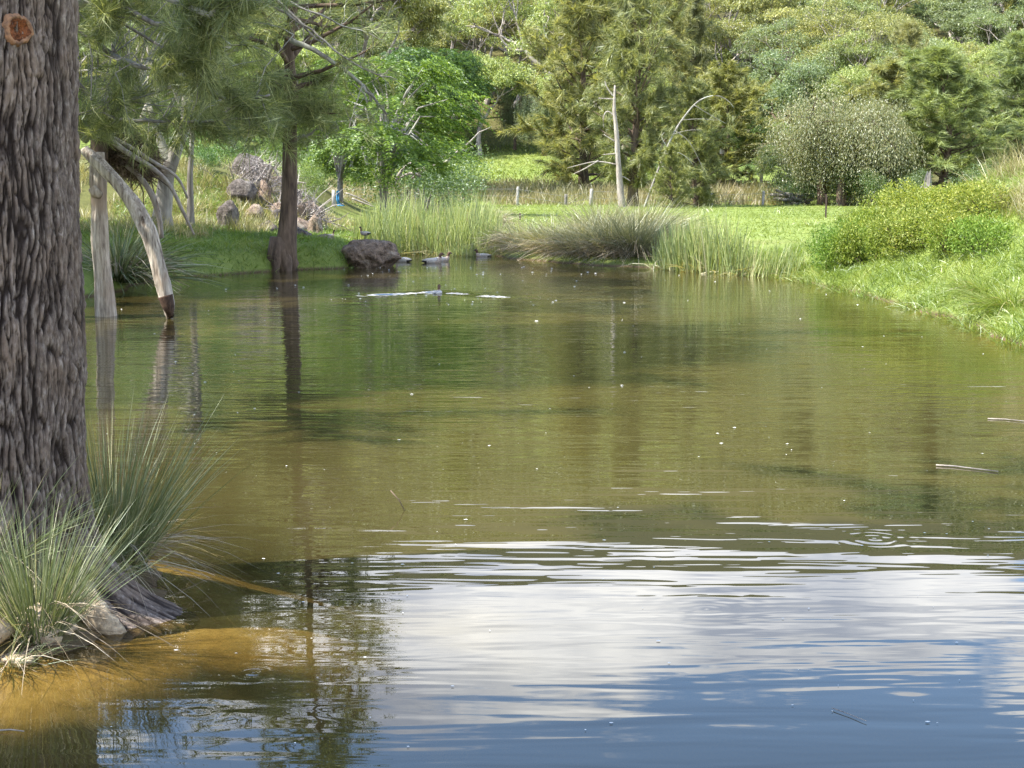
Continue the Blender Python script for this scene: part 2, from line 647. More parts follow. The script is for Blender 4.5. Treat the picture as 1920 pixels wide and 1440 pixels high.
def ground_material():
    m, nt, N, L, out = newmat('ground_soil_and_turf')
    pos = N('ShaderNodeNewGeometry').outputs['Position']
    sep = N('ShaderNodeSeparateXYZ')
    L(pos, sep.inputs[0])
    n_big = tex_noise(nt, 0.18, 4, 0.55, pos)
    n_mid = tex_noise(nt, 1.4, 5, 0.6, pos)
    n_fine = tex_noise(nt, 14, 5, 0.7, pos)
    mixn = mth(nt, 'ADD', mth(nt, 'MULTIPLY', n_mid, 0.5), mth(nt, 'MULTIPLY', n_fine, 0.5))
    turf = ramp(nt, mixn, [(0.3, (0.095, 0.130, 0.030)), (0.55, (0.155, 0.195, 0.048)), (0.75, (0.22, 0.25, 0.09))])
    dry = ramp(nt, mixn, [(0.3, (0.12, 0.11, 0.04)), (0.7, (0.24, 0.22, 0.09))])
    turf = mixc(nt, ramp(nt, n_big, [(0.55, (0, 0, 0)), (0.75, (0.6, 0.6, 0.6))]), turf, dry)
    litter = ramp(nt, mixn, [(0.3, (0.045, 0.04, 0.018)), (0.6, (0.10, 0.095, 0.035)), (0.8, (0.14, 0.15, 0.05))])
    at_ = N('ShaderNodeAttribute')
    at_.attribute_name = 'litter'
    c = mixc(nt, at_.outputs['Fac'], turf, litter)
    mud = ramp(nt, mixn, [(0.3, (0.055, 0.04, 0.022)), (0.7, (0.13, 0.095, 0.055))])
    sand = ramp(nt, mixn, [(0.28, (0.09, 0.066, 0.030)), (0.5, (0.23, 0.17, 0.08)), (0.72, (0.37, 0.29, 0.16))])
    zed = sep.outputs['Z']
    edge = mth(nt, 'SUBTRACT', 1.0, mth(nt, 'MULTIPLY', mth(nt, 'SUBTRACT', zed, 0.01), 22.0), clamp=True)
    c = mixc(nt, edge, c, mud)
    under = mth(nt, 'MULTIPLY', mth(nt, 'MULTIPLY', zed, -1.0), 40.0, clamp=True)
    c = mixc(nt, under, c, sand)
    p = N('ShaderNodeBsdfPrincipled')
    p.inputs['Roughness'].default_value = 0.95
    p.inputs['Specular IOR Level'].default_value = 0.1
    L(c, p.inputs['Base Color'])
    bp = N('ShaderNodeBump')
    bp.inputs['Distance'].default_value = 0.03
    L(mixn, bp.inputs['Height'])
    L(bp.outputs[0], p.inputs['Normal'])
    L(p.outputs[0], out.inputs[0])
    return m


def build_ground():
    ys = np.concatenate([np.arange(-8, 3, 0.5), np.arange(3, 9, 0.075), np.arange(9, 38, 0.14), np.arange(38, 110, 0.7), np.arange(110, 420, 5), [500, 700]])
    me = grid_mesh('ground', lambda y, u: (14 + 0.55 * max(y, 0)) * (0.45 * u + 0.55 * u ** 3), ys, 240, height, ground_material())
    n = len(me.vertices)
    co = np.empty(n * 3, np.float32)
    me.vertices.foreach_get('co', co)
    co = co.reshape(-1, 3)
    lit = sstep(100, 112, co[:, 1] + 8 * fbm(co * 0.05, 3))
    lit = np.maximum(lit, 0.8 * sstep(-4.4, -6.5, co[:, 0]) * sstep(31, 34, co[:, 1]) * sstep(80, 60, co[:, 1]))
    lit = np.maximum(lit, sstep(17, 21, co[:, 0] + 2 * fbm(co * 0.2, 2)) * sstep(55, 62, co[:, 1]))
    lit = np.maximum(lit, sstep(7.3, 6.3, co[:, 1]) * sstep(0.5, -1.0, co[:, 0]))
    a = me.attributes.new('litter', 'FLOAT', 'POINT')
    a.data.foreach_set('value', lit.astype(np.float32))
    o = obj('ground', me)
    o['kind'] = 'structure'
    return o


build_ground()

# ------------------------------------------------------------------ water
DUCK_WAKE = wat(820, 547)
RINGS = [(wat(1325, 1142), 0.40, 0.00010, 38.0), (wat(372, 1332), 0.18, 0.00012, 60.0), (wat(1640, 1010), 0.25, 0.0003, 50.0), (wat(475, 1262), 0.12, 0.0003, 70.0)]


def water_material():
    m, nt, N, L, out = newmat('pond_water')
    pos = N('ShaderNodeNewGeometry').outputs['Position']
    sep = N('ShaderNodeSeparateXYZ')
    L(pos, sep.inputs[0])
    # ripples, heights in metres : crests run across the view
    def wave(scale, amp, ms, loc, detail=2, dist=0.0):
        n = tex_noise(nt, scale, detail, 0.5, pos, ms, loc, dist)
        return mth(nt, 'MULTIPLY', mth(nt, 'SUBTRACT', n, 0.5), amp)
    h = wave(1.0, 0.0060, (0.55, 1.6, 1), (0, 0, 0), 1)
    near = mth(nt, 'MULTIPLY_ADD', mth(nt, 'SUBTRACT', sep.outputs['Y'], 4.9), 0.45, 0.30, clamp=True)
    h = mth(nt, 'MULTIPLY', h, near)
    mid = mth(nt, 'MULTIPLY_ADD', mth(nt, 'MULTIPLY', mth(nt, 'SUBTRACT', sep.outputs['Y'], 6.5), 0.10, clamp=True), 0.7, 1.0)
    h = mth(nt, 'ADD', h, mth(nt, 'MULTIPLY', wave(1.0, 0.0026, (1.1, 5.6, 1), (5, 2, 0), 2, 0.3), mid))
    calm = tex_noise(nt, 0.35, 2, 0.5, pos, (0.6, 1, 1), (11, 4, 0))
    calm = mth(nt, 'MULTIPLY_ADD', calm, 2.4, -0.7, clamp=True)
    far = mth(nt, 'MULTIPLY', mth(nt, 'SUBTRACT', sep.outputs['Y'], 6.2), 0.22, clamp=True)
    fine = wave(1.0, 0.0048, (2.2, 9.0, 1), (1, 7, 0), 2, 0.4)
    fine = mth(nt, 'MULTIPLY', fine, mth(nt, 'MULTIPLY_ADD', far, 0.9, 0.12))
    fine = mth(nt, 'MULTIPLY', fine, mth(nt, 'MULTIPLY_ADD', calm, 0.7, 0.3))
    h = mth(nt, 'ADD', h, fine)
    # small ring ripples where something touched the water
    for c, rad, amp, k in RINGS:
        dx = mth(nt, 'SUBTRACT', sep.outputs['X'], float(c[0]))
        dy = mth(nt, 'SUBTRACT', sep.outputs['Y'], float(c[1]))
        r = mth(nt, 'SQRT', mth(nt, 'ADD', mth(nt, 'MULTIPLY', dx, dx), mth(nt, 'MULTIPLY', dy, dy)))
        env = mth(nt, 'SUBTRACT', 1.0, mth(nt, 'DIVIDE', r, rad), clamp=True)
        s = mth(nt, 'SINE', mth(nt, 'MULTIPLY', r, k * 2.0))
        h = mth(nt, 'ADD', h, mth(nt, 'MULTIPLY', mth(nt, 'MULTIPLY', s, env), amp))
    bp = N('ShaderNodeBump')
    bp.inputs['Strength'].default_value = 1.0
    bp.inputs['Distance'].default_value = 1.0
    L(h, bp.inputs['Height'])
    fr = N('ShaderNodeFresnel')
    fr.inputs['IOR'].default_value = 1.345
    L(bp.outputs[0], fr.inputs['Normal'])
    gl = N('ShaderNodeBsdfGlossy')
    gl.inputs['Roughness'].default_value = 0.0
    gl.inputs['Color'].default_value = (1, 1, 1, 1)
    L(bp.outputs[0], gl.inputs['Normal'])
    # silt in the water : the deeper, the less of the bed shows through
    dp = N('ShaderNodeAttribute')
    dp.attribute_name = 'depth'
    silt = mth(nt, 'SUBTRACT', 1.0, mth(nt, 'POWER', 2.718, mth(nt, 'MULTIPLY', dp.outputs['Fac'], -7.0)), clamp=True)
    blot = tex_noise(nt, 0.5, 3, 0.5, pos)
    body = ramp(nt, blot, [(0.3, (0.035, 0.028, 0.009)), (0.7, (0.044, 0.0355, 0.012))])
    df = N('ShaderNodeBsdfDiffuse')
    L(body, df.inputs[0])
    tr = N('ShaderNodeBsdfTransparent')
    tr.inputs[0].default_value = (0.93, 0.84, 0.56, 1)
    mb = N('ShaderNodeMixShader')
    L(silt, mb.inputs[0]); L(tr.outputs[0], mb.inputs[1]); L(df.outputs[0], mb.inputs[2])
    mx = N('ShaderNodeMixShader')
    L(fr.outputs[0], mx.inputs[0]); L(mb.outputs[0], mx.inputs[1]); L(gl.outputs[0], mx.inputs[2])
    L(mx.outputs[0], out.inputs[0])
    return m


def wake_height(X, Y):
    """the V of low waves behind the swimming duck, as real relief"""
    ax, ay = DUCK_WAKE[:2]
    z = np.zeros_like(X)
    for sgn, ex, ey in ((-1, *wat(640, 556)[:2]), (1, *wat(1012, 562)[:2])):
        dx, dy = ex - ax, ey - ay
        ln = math.hypot(dx, dy)
        tx, ty = dx / ln, dy / ln
        s = (X - ax) * tx + (Y - ay) * ty
        q = -(X - ax) * ty + (Y - ay) * tx
        q = q + 0.03 * np.sin(s * 7)
        env = sstep(-0.1, 0.05, s) * sstep(ln * 1.15, ln * 0.6, s)
        z += 0.017 * env * (np.exp(-(q / 0.085) ** 2) - 0.45 * np.exp(-((np.abs(q) - 0.20) / 0.10) ** 2))
    return z


def build_water():
    ys = np.concatenate([np.arange(0.5, 20.4, 0.1), np.arange(20.4, 23.2, 0.03), np.arange(23.2, 36, 0.16)])
    me = grid_mesh('pond_water', lambda y, u: -0.6 + 7.6 * u, ys, 200, lambda X, Y: wake_height(X, Y), water_material())
    n = len(me.vertices)
    co = np.empty(n * 3, np.float32)
    me.vertices.foreach_get('co', co)
    co = co.reshape(-1, 3)
    d = np.maximum(-height(co[:, 0], co[:, 1]), 0)
    a = me.attributes.new('depth', 'FLOAT', 'POINT')
    a.data.foreach_set('value', d.astype(np.float32))
    o = obj('pond_water', me)
    o['kind'] = 'structure'
    return o


build_water()

# ------------------------------------------------------------------ tree makers
def path(p0, d0, L, k, wob, rng, up=0.0):
    """a wandering polyline"""
    P = [np.array(p0, float)]
    d = unit(np.array(d0, float))
    for i in range(k):
        d = unit(d + rng.normal(size=3) * wob + np.array([0, 0, up]))
        P.append(P[-1] + d * L / k)
    return np.array(P), d


def add_tufts(g, tips, dirs, per, nl, nw, rng, droop=0.2, spread=0.75, along=0.3):
    tips = np.repeat(np.array(tips), per, 0)
    dirs = np.repeat(np.array(dirs), per, 0)
    n = len(tips)
    base = tips - dirs * rng.uniform(0, along, (n, 1)) + rng.normal(size=(n, 3)) * 0.02
    D = unit(dirs * 0.8 + rng.normal(size=(n, 3)) * spread * 0.55 + np.array([0, 0, 0.10]))
    g.add(*needles(base, D, nl * rng.uniform(0.55, 1.25, n), nw * rng.uniform(0.7, 1.3, n), droop, rng))


def casuarina(seed, H, Rm, b0, nbr, per=34, nl=0.50, nw=0.028, sub=5, tl=4, lean=0.04, trunk_r=None, mat='cas', bark='bark_dark', elev=(12, 48), trunk_pts=None):
    """she-oak: straight stem, many rising limbs, fine needle sprays. returns (trunk mesh, crown mesh)"""
    rng = np.random.default_rng(seed)
    tg, cg = Geo(), Geo()
    r0 = trunk_r or H * 0.02
    if trunk_pts is None:
        k = 12
        tt = np.linspace(0, 1, k)
        a = rng.uniform(0, 6.28)
        tp = np.stack([lean * H * tt ** 1.5 * math.cos(a) + 0.012 * H * np.sin(tt * 7 + a), lean * H * tt ** 1.5 * math.sin(a) + 0.012 * H * np.cos(tt * 6), tt * H], 1)
        tp[0, 2] = -0.3
    else:
        tp = np.array(trunk_pts, float)
        k = len(tp)
        tt = np.linspace(0, 1, k)
    rad = r0 * (1 - 0.93 * tt ** 0.9)
    rad[0] *= 1.5
    rad[1] *= 1.05
    tg.tube(tp, rad, 9)
    cum = np.concatenate([[0], np.cumsum(np.linalg.norm(np.diff(tp, axis=0), axis=1))])
    cum /= cum[-1]
    def tpos(t):
        return np.array([np.interp(t, cum, tp[:, i]) for i in range(3)])
    tips, dirs = [], []
    az = rng.uniform(0, 6.28)
    lump = rng.uniform(0.6, 1.2, 8)
    for i in range(nbr):
        t = b0 + (0.985 - b0) * ((i + rng.uniform(0, 1)) / nbr)
        u = (t - b0) / (1 - b0)
        az += 2.4 + rng.normal() * 0.35
        prof = max(0.0, 1 - u ** 1.9) ** 0.75 * min(1.0, 0.62 + 1.2 * u)
        Lb = Rm * prof * rng.uniform(0.38, 1.2) * lump[int((az % 6.283) / 6.284 * 8)] + 0.25
        e = R(rng.uniform(*elev) + 34 * u * u)
        d = np.array([math.cos(az) * math.cos(e), math.sin(az) * math.cos(e), math.sin(e)])
        bp, bd = path(tpos(t), d, Lb, 5, 0.10, rng, 0.03)
        rb = r0 * (1 - 0.9 * t) * 0.36 + 0.008
        tg.tube(bp, np.linspace(rb, 0.006, len(bp)), 5, False)
        tips.append(bp[-1]); dirs.append(bd)
        for j in range(sub):
            s = rng.uniform(0.28, 1.0)
            q = s * (len(bp) - 1)
            i0 = min(int(q), len(bp) - 2)
            p = bp[i0] + (bp[i0 + 1] - bp[i0]) * (q - i0)
            sd = unit(unit(bp[i0 + 1] - bp[i0]) * 0.7 + rng.normal(size=3) * 0.55 + np.array([0, 0, 0.15]))
            sp, s2 = path(p, sd, Lb * rng.uniform(0.2, 0.42) + 0.15, 3, 0.16, rng, 0.02)
            tg.tube(sp, np.linspace(0.012, 0.004, len(sp)), 3, False)
            for q in range(tl):
                v = (q + 1) / tl
                w = v * (len(sp) - 1)
                i1 = min(int(w), len(sp) - 2)
                tips.append(sp[i1] + (sp[i1 + 1] - sp[i1]) * (w - i1))
                dirs.append(unit(s2 + rng.normal(size=3) * 0.45))
    add_tufts(cg, tips, dirs, per, nl, nw, rng)
    return tg.mesh('casuarina_trunk', M[bark]), cg.mesh('casuarina_crown', M[mat], False)


def gum(seed, H, spread=0.62, levels=4, per=330, clump=0.78, leaf=0.17, mat='gum', bark='bark_gum', fork=0.34, r0=None, flat=0.62, hang=0.55, dens_mid=True, down=0.0):
    """eucalypt: forking pale limbs that end in separate leaf clumps"""
    rng = np.random.default_rng(seed)
    tg, cg = Geo(), Geo()
    r0 = r0 or H * 0.028
    C = []
    def grow(p, d, L, r, lev):
        pts, dd = path(p, d, L, 4, 0.17, rng, 0.05)
        tg.tube(pts, np.linspace(r, r * 0.62, 5), max(4, 8 - lev), False)
        if lev >= levels:
            C.append((pts[-1], dd, 1.0, pts[-1]))
            if dens_mid:
                C.append((pts[2] + rng.normal(size=3) * 0.25, dd, 0.75, pts[2]))
            return
        if lev >= levels - 1 and dens_mid:
            C.append((pts[3] + rng.normal(size=3) * 0.4, dd, 0.8, pts[3]))
        n = 3 if lev < 2 or rng.uniform() < 0.4 else 2
        a0 = rng.uniform(0, 6.28)
        side = unit(np.cross(dd, [0.3, 0.2, 1.0] if abs(dd[2]) < 0.9 else [1.0, 0.1, 0]))
        oth = np.cross(dd, side)
        for i in range(n):
            a = a0 + 6.283 * i / n + rng.normal() * 0.3
            sp = rng.uniform(0.6, 1.2) * spread * (1.15 if lev == 0 else 1)
            nd = unit(dd + (side * math.cos(a) + oth * math.sin(a)) * sp * 1.3 + np.array([0, 0, 0.08]))
            grow(pts[-1], nd, L * rng.uniform(0.62, 0.86), r * 0.62 * rng.uniform(0.75, 1), lev + 1)
    grow(np.array([0, 0, -0.3]), unit(np.array([rng.normal() * 0.14, rng.normal() * 0.14, 1])), H * fork + 0.3, r0, 0)
    for c, d, s, anchor in C:
        n = int(per * s)
        rad = clump * s * rng.uniform(0.8, 1.25)
        o = rdir(n, rng) * (rng.uniform(0.25, 1, (n, 1)) ** 0.45) * rad
        o[:, 2] = np.abs(o[:, 2]) * 1.1 - rad * 0.35
        o[:, 2] *= flat
        if down:      # hanging skirts of leaves
            hr = np.hypot(o[:, 0], o[:, 1]) / rad
            o[:, 2] -= down * rad * hr * rng.uniform(0, 1, n) * rng.uniform(0.3, 1.3)
        o += 0.16 * rad * np.stack([pnoise(o * 4 / rad + 3 * k + c) for k in range(3)], -1)
        D = unit(o * 0.5 / rad + rng.normal(size=(n, 3)) * 0.55 + np.array([0, 0, -hang]))
        cg.add(*leaves(c + o, D, leaf * rng.uniform(0.6, 1.3, n), leaf * 0.32 * rng.uniform(0.7, 1.3, n), rng))
        for q in range(3):
            e = o[rng.integers(n)]
            tg.tube(np.array([anchor, (anchor + c) / 2 + e * 0.4, c + e * 0.9]), [0.014, 0.009, 0.004], 3, False)
    return tg.mesh('gum_trunk', M[bark]), cg.mesh('gum_crown', M[mat], False)


def weeping(seed, H, Rm, n_limb=19, per=34, strand=(0.7, 2.6), leaf=0.13, mat='weep', bark='bark_dark'):
    """pepper tree: limbs arch over and curtains of leafy strands hang from them"""
    rng = np.random.default_rng(seed)
    tg, cg = Geo(), Geo()
    r0 = H * 0.035
    tp = np.array([[0, 0, -0.3], [0.05, 0, 0.1 * H], [0.1, 0.05, 0.22 * H], [0.05, 0.1, 0.34 * H]])
    tg.tube(tp, [r0 * 1.4, r0, r0 * 0.9, r0 * 0.7], 9)
    tips = []
    for i in range(n_limb):
        a = 6.283 * i / n_limb + rng.normal() * 0.25
        rr = Rm * rng.uniform(0.45, 1.0)
        top = H * rng.uniform(0.72, 0.98) * (1 - 0.25 * (rr / Rm) ** 2)
        t = np.linspace(0, 1, 8)
        p = tp[-1][None] + np.stack([math.cos(a) * rr * t ** 1.2, math.sin(a) * rr * t ** 1.2, (top - tp[-1][2]) * np.sin(t * 1.85) / math.sin(1.57)], 1)
        p += rng.normal(size=p.shape) * 0.06 * t[:, None]
        tg.tube(p, np.linspace(r0 * 0.5, 0.012, 8), 6, False)
        for j in range(16):
            s = rng.uniform(0.35, 1)
            q = s * 7
            i0 = min(int(q), 6)
            b = p[i0] + (p[i0 + 1] - p[i0]) * (q - i0)
            d = unit(unit(p[i0 + 1] - p[i0]) + rng.normal(size=3) * 0.9 + np.array([0, 0, 0.25]))
            sp, _ = path(b, d, rng.uniform(0.4, 1.3), 3, 0.2, rng, -0.1)
            tg.tube(sp, np.linspace(0.014, 0.006, 4), 3, False)
            for k in range(4):
                tips.append(sp[1 + k % 3] + rng.normal(size=3) * 0.08)
    tips = np.array(tips)
    P, D = [], []
    lob = 0.75 + 0.9 * fbm(tips * 0.9, 2)
    for p, lf in zip(tips, lob):
        L = min(rng.uniform(*strand) * max(lf, 0.3) * 1.25, max(0.3, p[2] - 0.25))
        n = int(per * L / 1.6) + 4
        t = np.sort(rng.uniform(0, 1, n))
        off = rng.normal(size=2) * 0.10
        q = np.stack([p[0] + off[0] * t + rng.normal(size=n) * 0.045, p[1] + off[1] * t + rng.normal(size=n) * 0.045, p[2] - L * t], 1)
        P.append(q)
        D.append(unit(rng.normal(size=(n, 3)) * 0.55 + np.array([0, 0, -0.8])))
    P, D = np.concatenate(P), np.concatenate(D)
    n = len(P)
    cg.add(*leaves(P, D, leaf * rng.uniform(0.6, 1.25, n), leaf * 0.27 * rng.uniform(0.7, 1.3, n), rng))
    return tg.mesh('weeping_trunk', M[bark]), cg.mesh('weeping_crown', M[mat], False)


def frond_tree(seed, H, Rm, nf=1500, mat='frond', bark='bark_grey', flen=0.55, low=0.12):
    """broad green tree of layered drooping compound leaves"""
    rng = np.random.default_rng(seed)
    tg, cg = Geo(), Geo()
    r0 = H * 0.03
    tp, td = path([0, 0, -0.3], [0.05, 0.02, 1], H * 0.55, 5, 0.06, rng)
    tg.tube(tp, np.linspace(r0, r0 * 0.5, 6), 8)
    lobes = []
    for i in range(30):
        d = rdir(1, rng)[0]
        d[2] = rng.uniform(-0.75, 1)
        d = unit(d)
        c = np.array([d[0] * Rm * 0.78, d[1] * Rm * 0.78, H * (low + 1) / 2 + d[2] * H * (1 - low) / 2 * 0.80])
        lobes.append((c, Rm * rng.uniform(0.26, 0.42)))
        mid = (tp[-1] + c) / 2 + np.array([0, 0, 0.2])
        s = tp[rng.integers(2, 6)]
        tg.tube(np.array([s, (s + mid) / 2 + rng.normal(size=3) * 0.1, mid, c]), [r0 * 0.4, r0 * 0.3, r0 * 0.2, 0.01], 5, False)
    P, D, LL = [], [], []
    for i in range(nf):
        c, rad = lobes[rng.integers(len(lobes))]
        o = rdir(1, rng)[0]
        o[2] = abs(o[2]) * 0.9 - 0.25
        b = c + o * rad * rng.uniform(0.5, 1.0) * np.array([1, 1, 0.7])
        out = unit(np.array([b[0], b[1], 0.15]) + rng.normal(size=3) * 0.6)
        side = unit(np.cross(out, [0, 0, 1]))
        t = np.linspace(0.1, 1, 8)
        fl = flen * rng.uniform(0.6, 1.2)
        rc = b[None] + out[None] * (fl * t)[:, None] + np.array([0, 0, -1.0])[None] * (0.55 * fl * t ** 2)[:, None]
        for sg in (-1, 1):
            P.append(rc)
            D.append(unit(side[None] * sg + out[None] * 0.5 + np.array([0, 0, -0.45])[None] + rng.normal(size=(8, 3)) * 0.15))
            LL.append(np.full(8, 0.17) * (1.1 - 0.5 * t))
    P, D, LL = np.concatenate(P), np.concatenate(D), np.concatenate(LL)
    cg.add(*leaves(P, D, LL, LL * 0.34, rng))
    return tg.mesh('frond_trunk', M[bark]), cg.mesh('frond_crown', M[mat], False)


def shrub(seed, W, Hh, n, leaf=0.07, mat='shrub', lumps=9, asp=0.4, upw=0.2, stems=7):
    """leafy bush: lumps of leaves on a handful of stems"""
    rng = np.random.default_rng(seed)
    tg, cg = Geo(), Geo()
    C = []
    for i in range(lumps):
        a = rng.uniform(0, 6.28)
        r = W * 0.5 * math.sqrt(rng.uniform(0, 0.55))
        h = Hh * rng.uniform(0.25, 0.78) * (1 - 0.5 * (r / (W * 0.5)) ** 2)
        C.append((np.array([math.cos(a) * r, math.sin(a) * r, h]), rng.uniform(0.24, 0.40) * min(W, Hh * 1.3)))
    for i in range(stems):
        c = C[i % lumps][0]
        b = np.array([c[0] * 0.25, c[1] * 0.25, -0.1])
        tg.tube(np.array([b, (b + c) / 2 + rng.normal(size=3) * 0.05, c]), [0.02, 0.014, 0.006], 4, False)
    k = rng.integers(lumps, size=n)
    cen = np.array([c[0] for c in C])[k]
    rad = np.array([c[1] for c in C])[k][:, None]
    o = rdir(n, rng) * rng.uniform(0.1, 1, (n, 1)) ** 0.4 * rad
    P = cen + o
    P += 0.22 * rad * np.stack([pnoise(P * 3.0 / max(W, 0.3) * 2 + 5 * q) for q in range(3)], -1)
    P[:, 2] = np.where(P[:, 2] < 0.02, np.abs(P[:, 2]) * 0.5 + 0.02, P[:, 2])
    D = unit(o / rad * 0.7 + rng.normal(size=(n, 3)) * 0.6 + np.array([0, 0, upw]))
    cg.add(*leaves(P, D, leaf * rng.uniform(0.6, 1.35, n), leaf * asp * rng.uniform(0.7, 1.3, n), rng))
    return tg.mesh('shrub_stems', M['twig']), cg.mesh('shrub_leaves', M[mat], False)


def make_tree(name, meshes, label, cat, loc, rz=0.0, sc=1.0, group=None, color=None, parts=('trunk', 'crown')):
    t = thing(name, label, cat, loc, rz, group)
    t.scale = sc if hasattr(sc, '__len__') else (sc,) * 3
    obj(parts[0], meshes[0], t)
    c = obj(parts[1], meshes[1], t)
    if color is not None:
        c.color = color
    return t


PROTO = {}
PROTO['cas1'] = casuarina(11, 12.0, 3.3, 0.08, 90)
PROTO['cas2'] = casuarina(12, 10.5, 3.7, 0.04, 90, elev=(-4, 45))
PROTO['cas3'] = casuarina(13, 8.0, 2.9, 0.03, 74, elev=(-10, 45), nl=0.42)
PROTO['cashigh'] = casuarina(14, 13.0, 2.3, 0.55, 60)
PROTO['gum1'] = gum(21, 9.0, dens_mid=False, clump=0.9)
PROTO['gum2'] = gum(22, 10.0, 0.75, fork=0.30, dens_mid=False, clump=0.9)
PROTO['gum3'] = gum(23, 8.5, 0.55, clump=0.7)
PROTO['gum4'] = gum(24, 7.0, 0.7, levels=3, per=750, clump=1.0, fork=0.3)
PROTO['round'] = gum(25, 6.5, 0.72, levels=4, per=300, clump=0.7, leaf=0.13, bark='bark_dark', fork=0.26, flat=0.9, hang=0.2)
PROTO['droop'] = gum(26, 6.4, 1.0, levels=3, per=1500, clump=1.2, leaf=0.095, mat='weep', bark='bark_dark', fork=0.22, flat=1.0, hang=1.4, down=2.6)
PROTO['weep'] = weeping(31, 6.0, 2.6)
PROTO['frond'] = frond_tree(41, 5.2, 2.6)
PROTO['shrubA'] = shrub(51, 3.0, 2.2, 7000, 0.09)
PROTO['shrubB'] = shrub(52, 2.4, 2.6, 6000, 0.10, asp=0.3, upw=-0.3)


def place(kind, name, label, cat, px, d, top=None, sc=None, rz=None, group=None, color=None, wide=1.0, base_h=None, sink=0.0):
    """stand a tree on the ground at photo column px, d metres away; top = photo row of its tip"""
    g = on_ground(px, d, sink)
    me = PROTO[kind][1]
    co = np.empty(len(me.vertices) * 3, np.float32)
    me.vertices.foreach_get('co', co)
    H = float(np.percentile(co[2::3], 99.7))
    if top is not None:
        zt = at(px, top, d)[2]
        sc = (zt - g[2]) / H
    sc = sc or 1.0
    rz = random.uniform(0, 6.28) if rz is None else rz
    parts = ('stem', 'foliage') if kind.startswith('shrub') else ('trunk', 'crown')
    return make_tree(name, PROTO[kind], label, cat, g, rz, (sc * wide, sc * wide, sc), group, color, parts)


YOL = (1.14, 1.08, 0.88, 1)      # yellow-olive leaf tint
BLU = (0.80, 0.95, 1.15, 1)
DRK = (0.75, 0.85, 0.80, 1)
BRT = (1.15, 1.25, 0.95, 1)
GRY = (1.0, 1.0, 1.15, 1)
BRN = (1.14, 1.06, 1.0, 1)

# --- trees that can be told apart across the paddock
place('cas1', 'casuarina_tree', 'tall dark-trunked casuarina just right of the bare grey trunk in the paddock', 'tree', 1192, 73, top=-120, wide=0.95, color=(1.0, 1.0, 0.9, 1))
place('cas2', 'casuarina_tree', 'yellow-olive casuarina spreading left of the bare grey trunk', 'tree', 1095, 84, top=-90, wide=1.1, color=YOL)
place('cas3', 'casuarina_tree', 'low casuarina with branches sweeping the ground right of the leaning pale stem', 'tree', 1300, 72, top=150, wide=1.1, color=(1.0, 1.0, 0.8, 1))
place('cas3', 'casuarina_tree', 'bushy casuarina behind the leaning pale stem, left of the pale drooping tree', 'tree', 1352, 84, top=120, wide=1.5, color=(1.1, 1.05, 0.8, 1))
place('cas3', 'casuarina_tree', 'small casuarina on a thin dark stem behind the sedge mound', 'tree', 1257, 68, top=270, wide=1.0, color=(1.0, 1.0, 0.75, 1))
place('cas2', 'casuarina_tree', 'big green casuarina at the right behind the grassy bank', 'tree', 1765, 74, top=88, wide=1.75, color=(1.0, 1.12, 0.95, 1))
place('cas2', 'casuarina_tree', 'casuarina cut by the right photo edge behind the grassy bank', 'tree', 1915, 79, top=55, wide=1.6, color=(0.95, 1.08, 1.0, 1))
place('cas3', 'casuarina_tree', 'grey-green casuarina between the pale drooping tree and the big green casuarina', 'tree', 1668, 82, top=110, wide=1.6, color=(1.15, 1.1, 0.95, 1))
place('droop', 'weeping_tree', 'pale tree with drooping brownish-green lobes above the dark hollow', 'tree', 1572, 74, top=172, wide=1.12, color=(0.98, 0.98, 0.9, 1))
place('weep', 'weeping_tree', 'hanging leafy curtains under the pale drooping tree', 'tree', 1540, 75.5, top=235, wide=1.6, color=(1.0, 1.0, 0.95, 1))
place('droop', 'weeping_tree', 'smaller drooping tree over the right side of the dark hollow', 'tree', 1630, 78, top=200, wide=0.95, rz=2.0, color=(1.0, 1.05, 0.95, 1))
place('round', 'grey_tree', 'blue-grey rounded tree standing above the bright green shrubs', 'tree', 1452, 100, top=92, wide=1.0, color=BLU)
place('gum4', 'gum_tree', 'bright green bushy tree left of the pale drooping tree', 'tree', 1425, 84, top=222, wide=0.9, color=(0.95, 1.3, 0.8, 1))
place('frond', 'broadleaf_tree', 'dark green broadleaf tree low beside the pale drooping tree', 'tree', 1480, 80, top=270, wide=1.1, color=(0.8, 0.85, 0.9, 1))
place('gum4', 'gum_tree', 'pale gum with white trunk at the top of the grass slope', 'tree', 900, 106, top=100, wide=1.0, color=BRT, rz=0.4)
place('gum2', 'gum_tree', 'large twisted gum with dark bent limbs above the grass slope', 'tree', 1030, 112, top=-60, wide=0.85, color=BRT, rz=2.0)
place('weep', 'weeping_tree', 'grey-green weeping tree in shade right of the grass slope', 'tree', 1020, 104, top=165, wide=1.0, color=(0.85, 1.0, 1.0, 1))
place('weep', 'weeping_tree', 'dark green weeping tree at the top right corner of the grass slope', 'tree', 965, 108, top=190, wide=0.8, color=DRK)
place('frond', 'broadleaf_tree', 'large bright green tree with drooping fern-like leaves behind the cattails', 'tree', 722, 52, top=110, wide=1.0, color=(1.0, 1.05, 0.9, 1), rz=1.0)
place('frond', 'broadleaf_tree', 'bright green tree with fern-like leaves close behind the slim bank trunk', 'tree', 640, 56, top=175, wide=0.95, color=(1.05, 1.1, 0.95, 1), rz=3.0)
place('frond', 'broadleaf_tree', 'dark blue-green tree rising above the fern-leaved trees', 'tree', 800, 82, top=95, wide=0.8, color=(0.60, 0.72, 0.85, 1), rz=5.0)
place('shrubA', 'shrub', 'dark shrub behind the fallen white branches', 'shrub', 790, 62, top=262, wide=1.3, color=(0.75, 0.8, 0.85, 1))
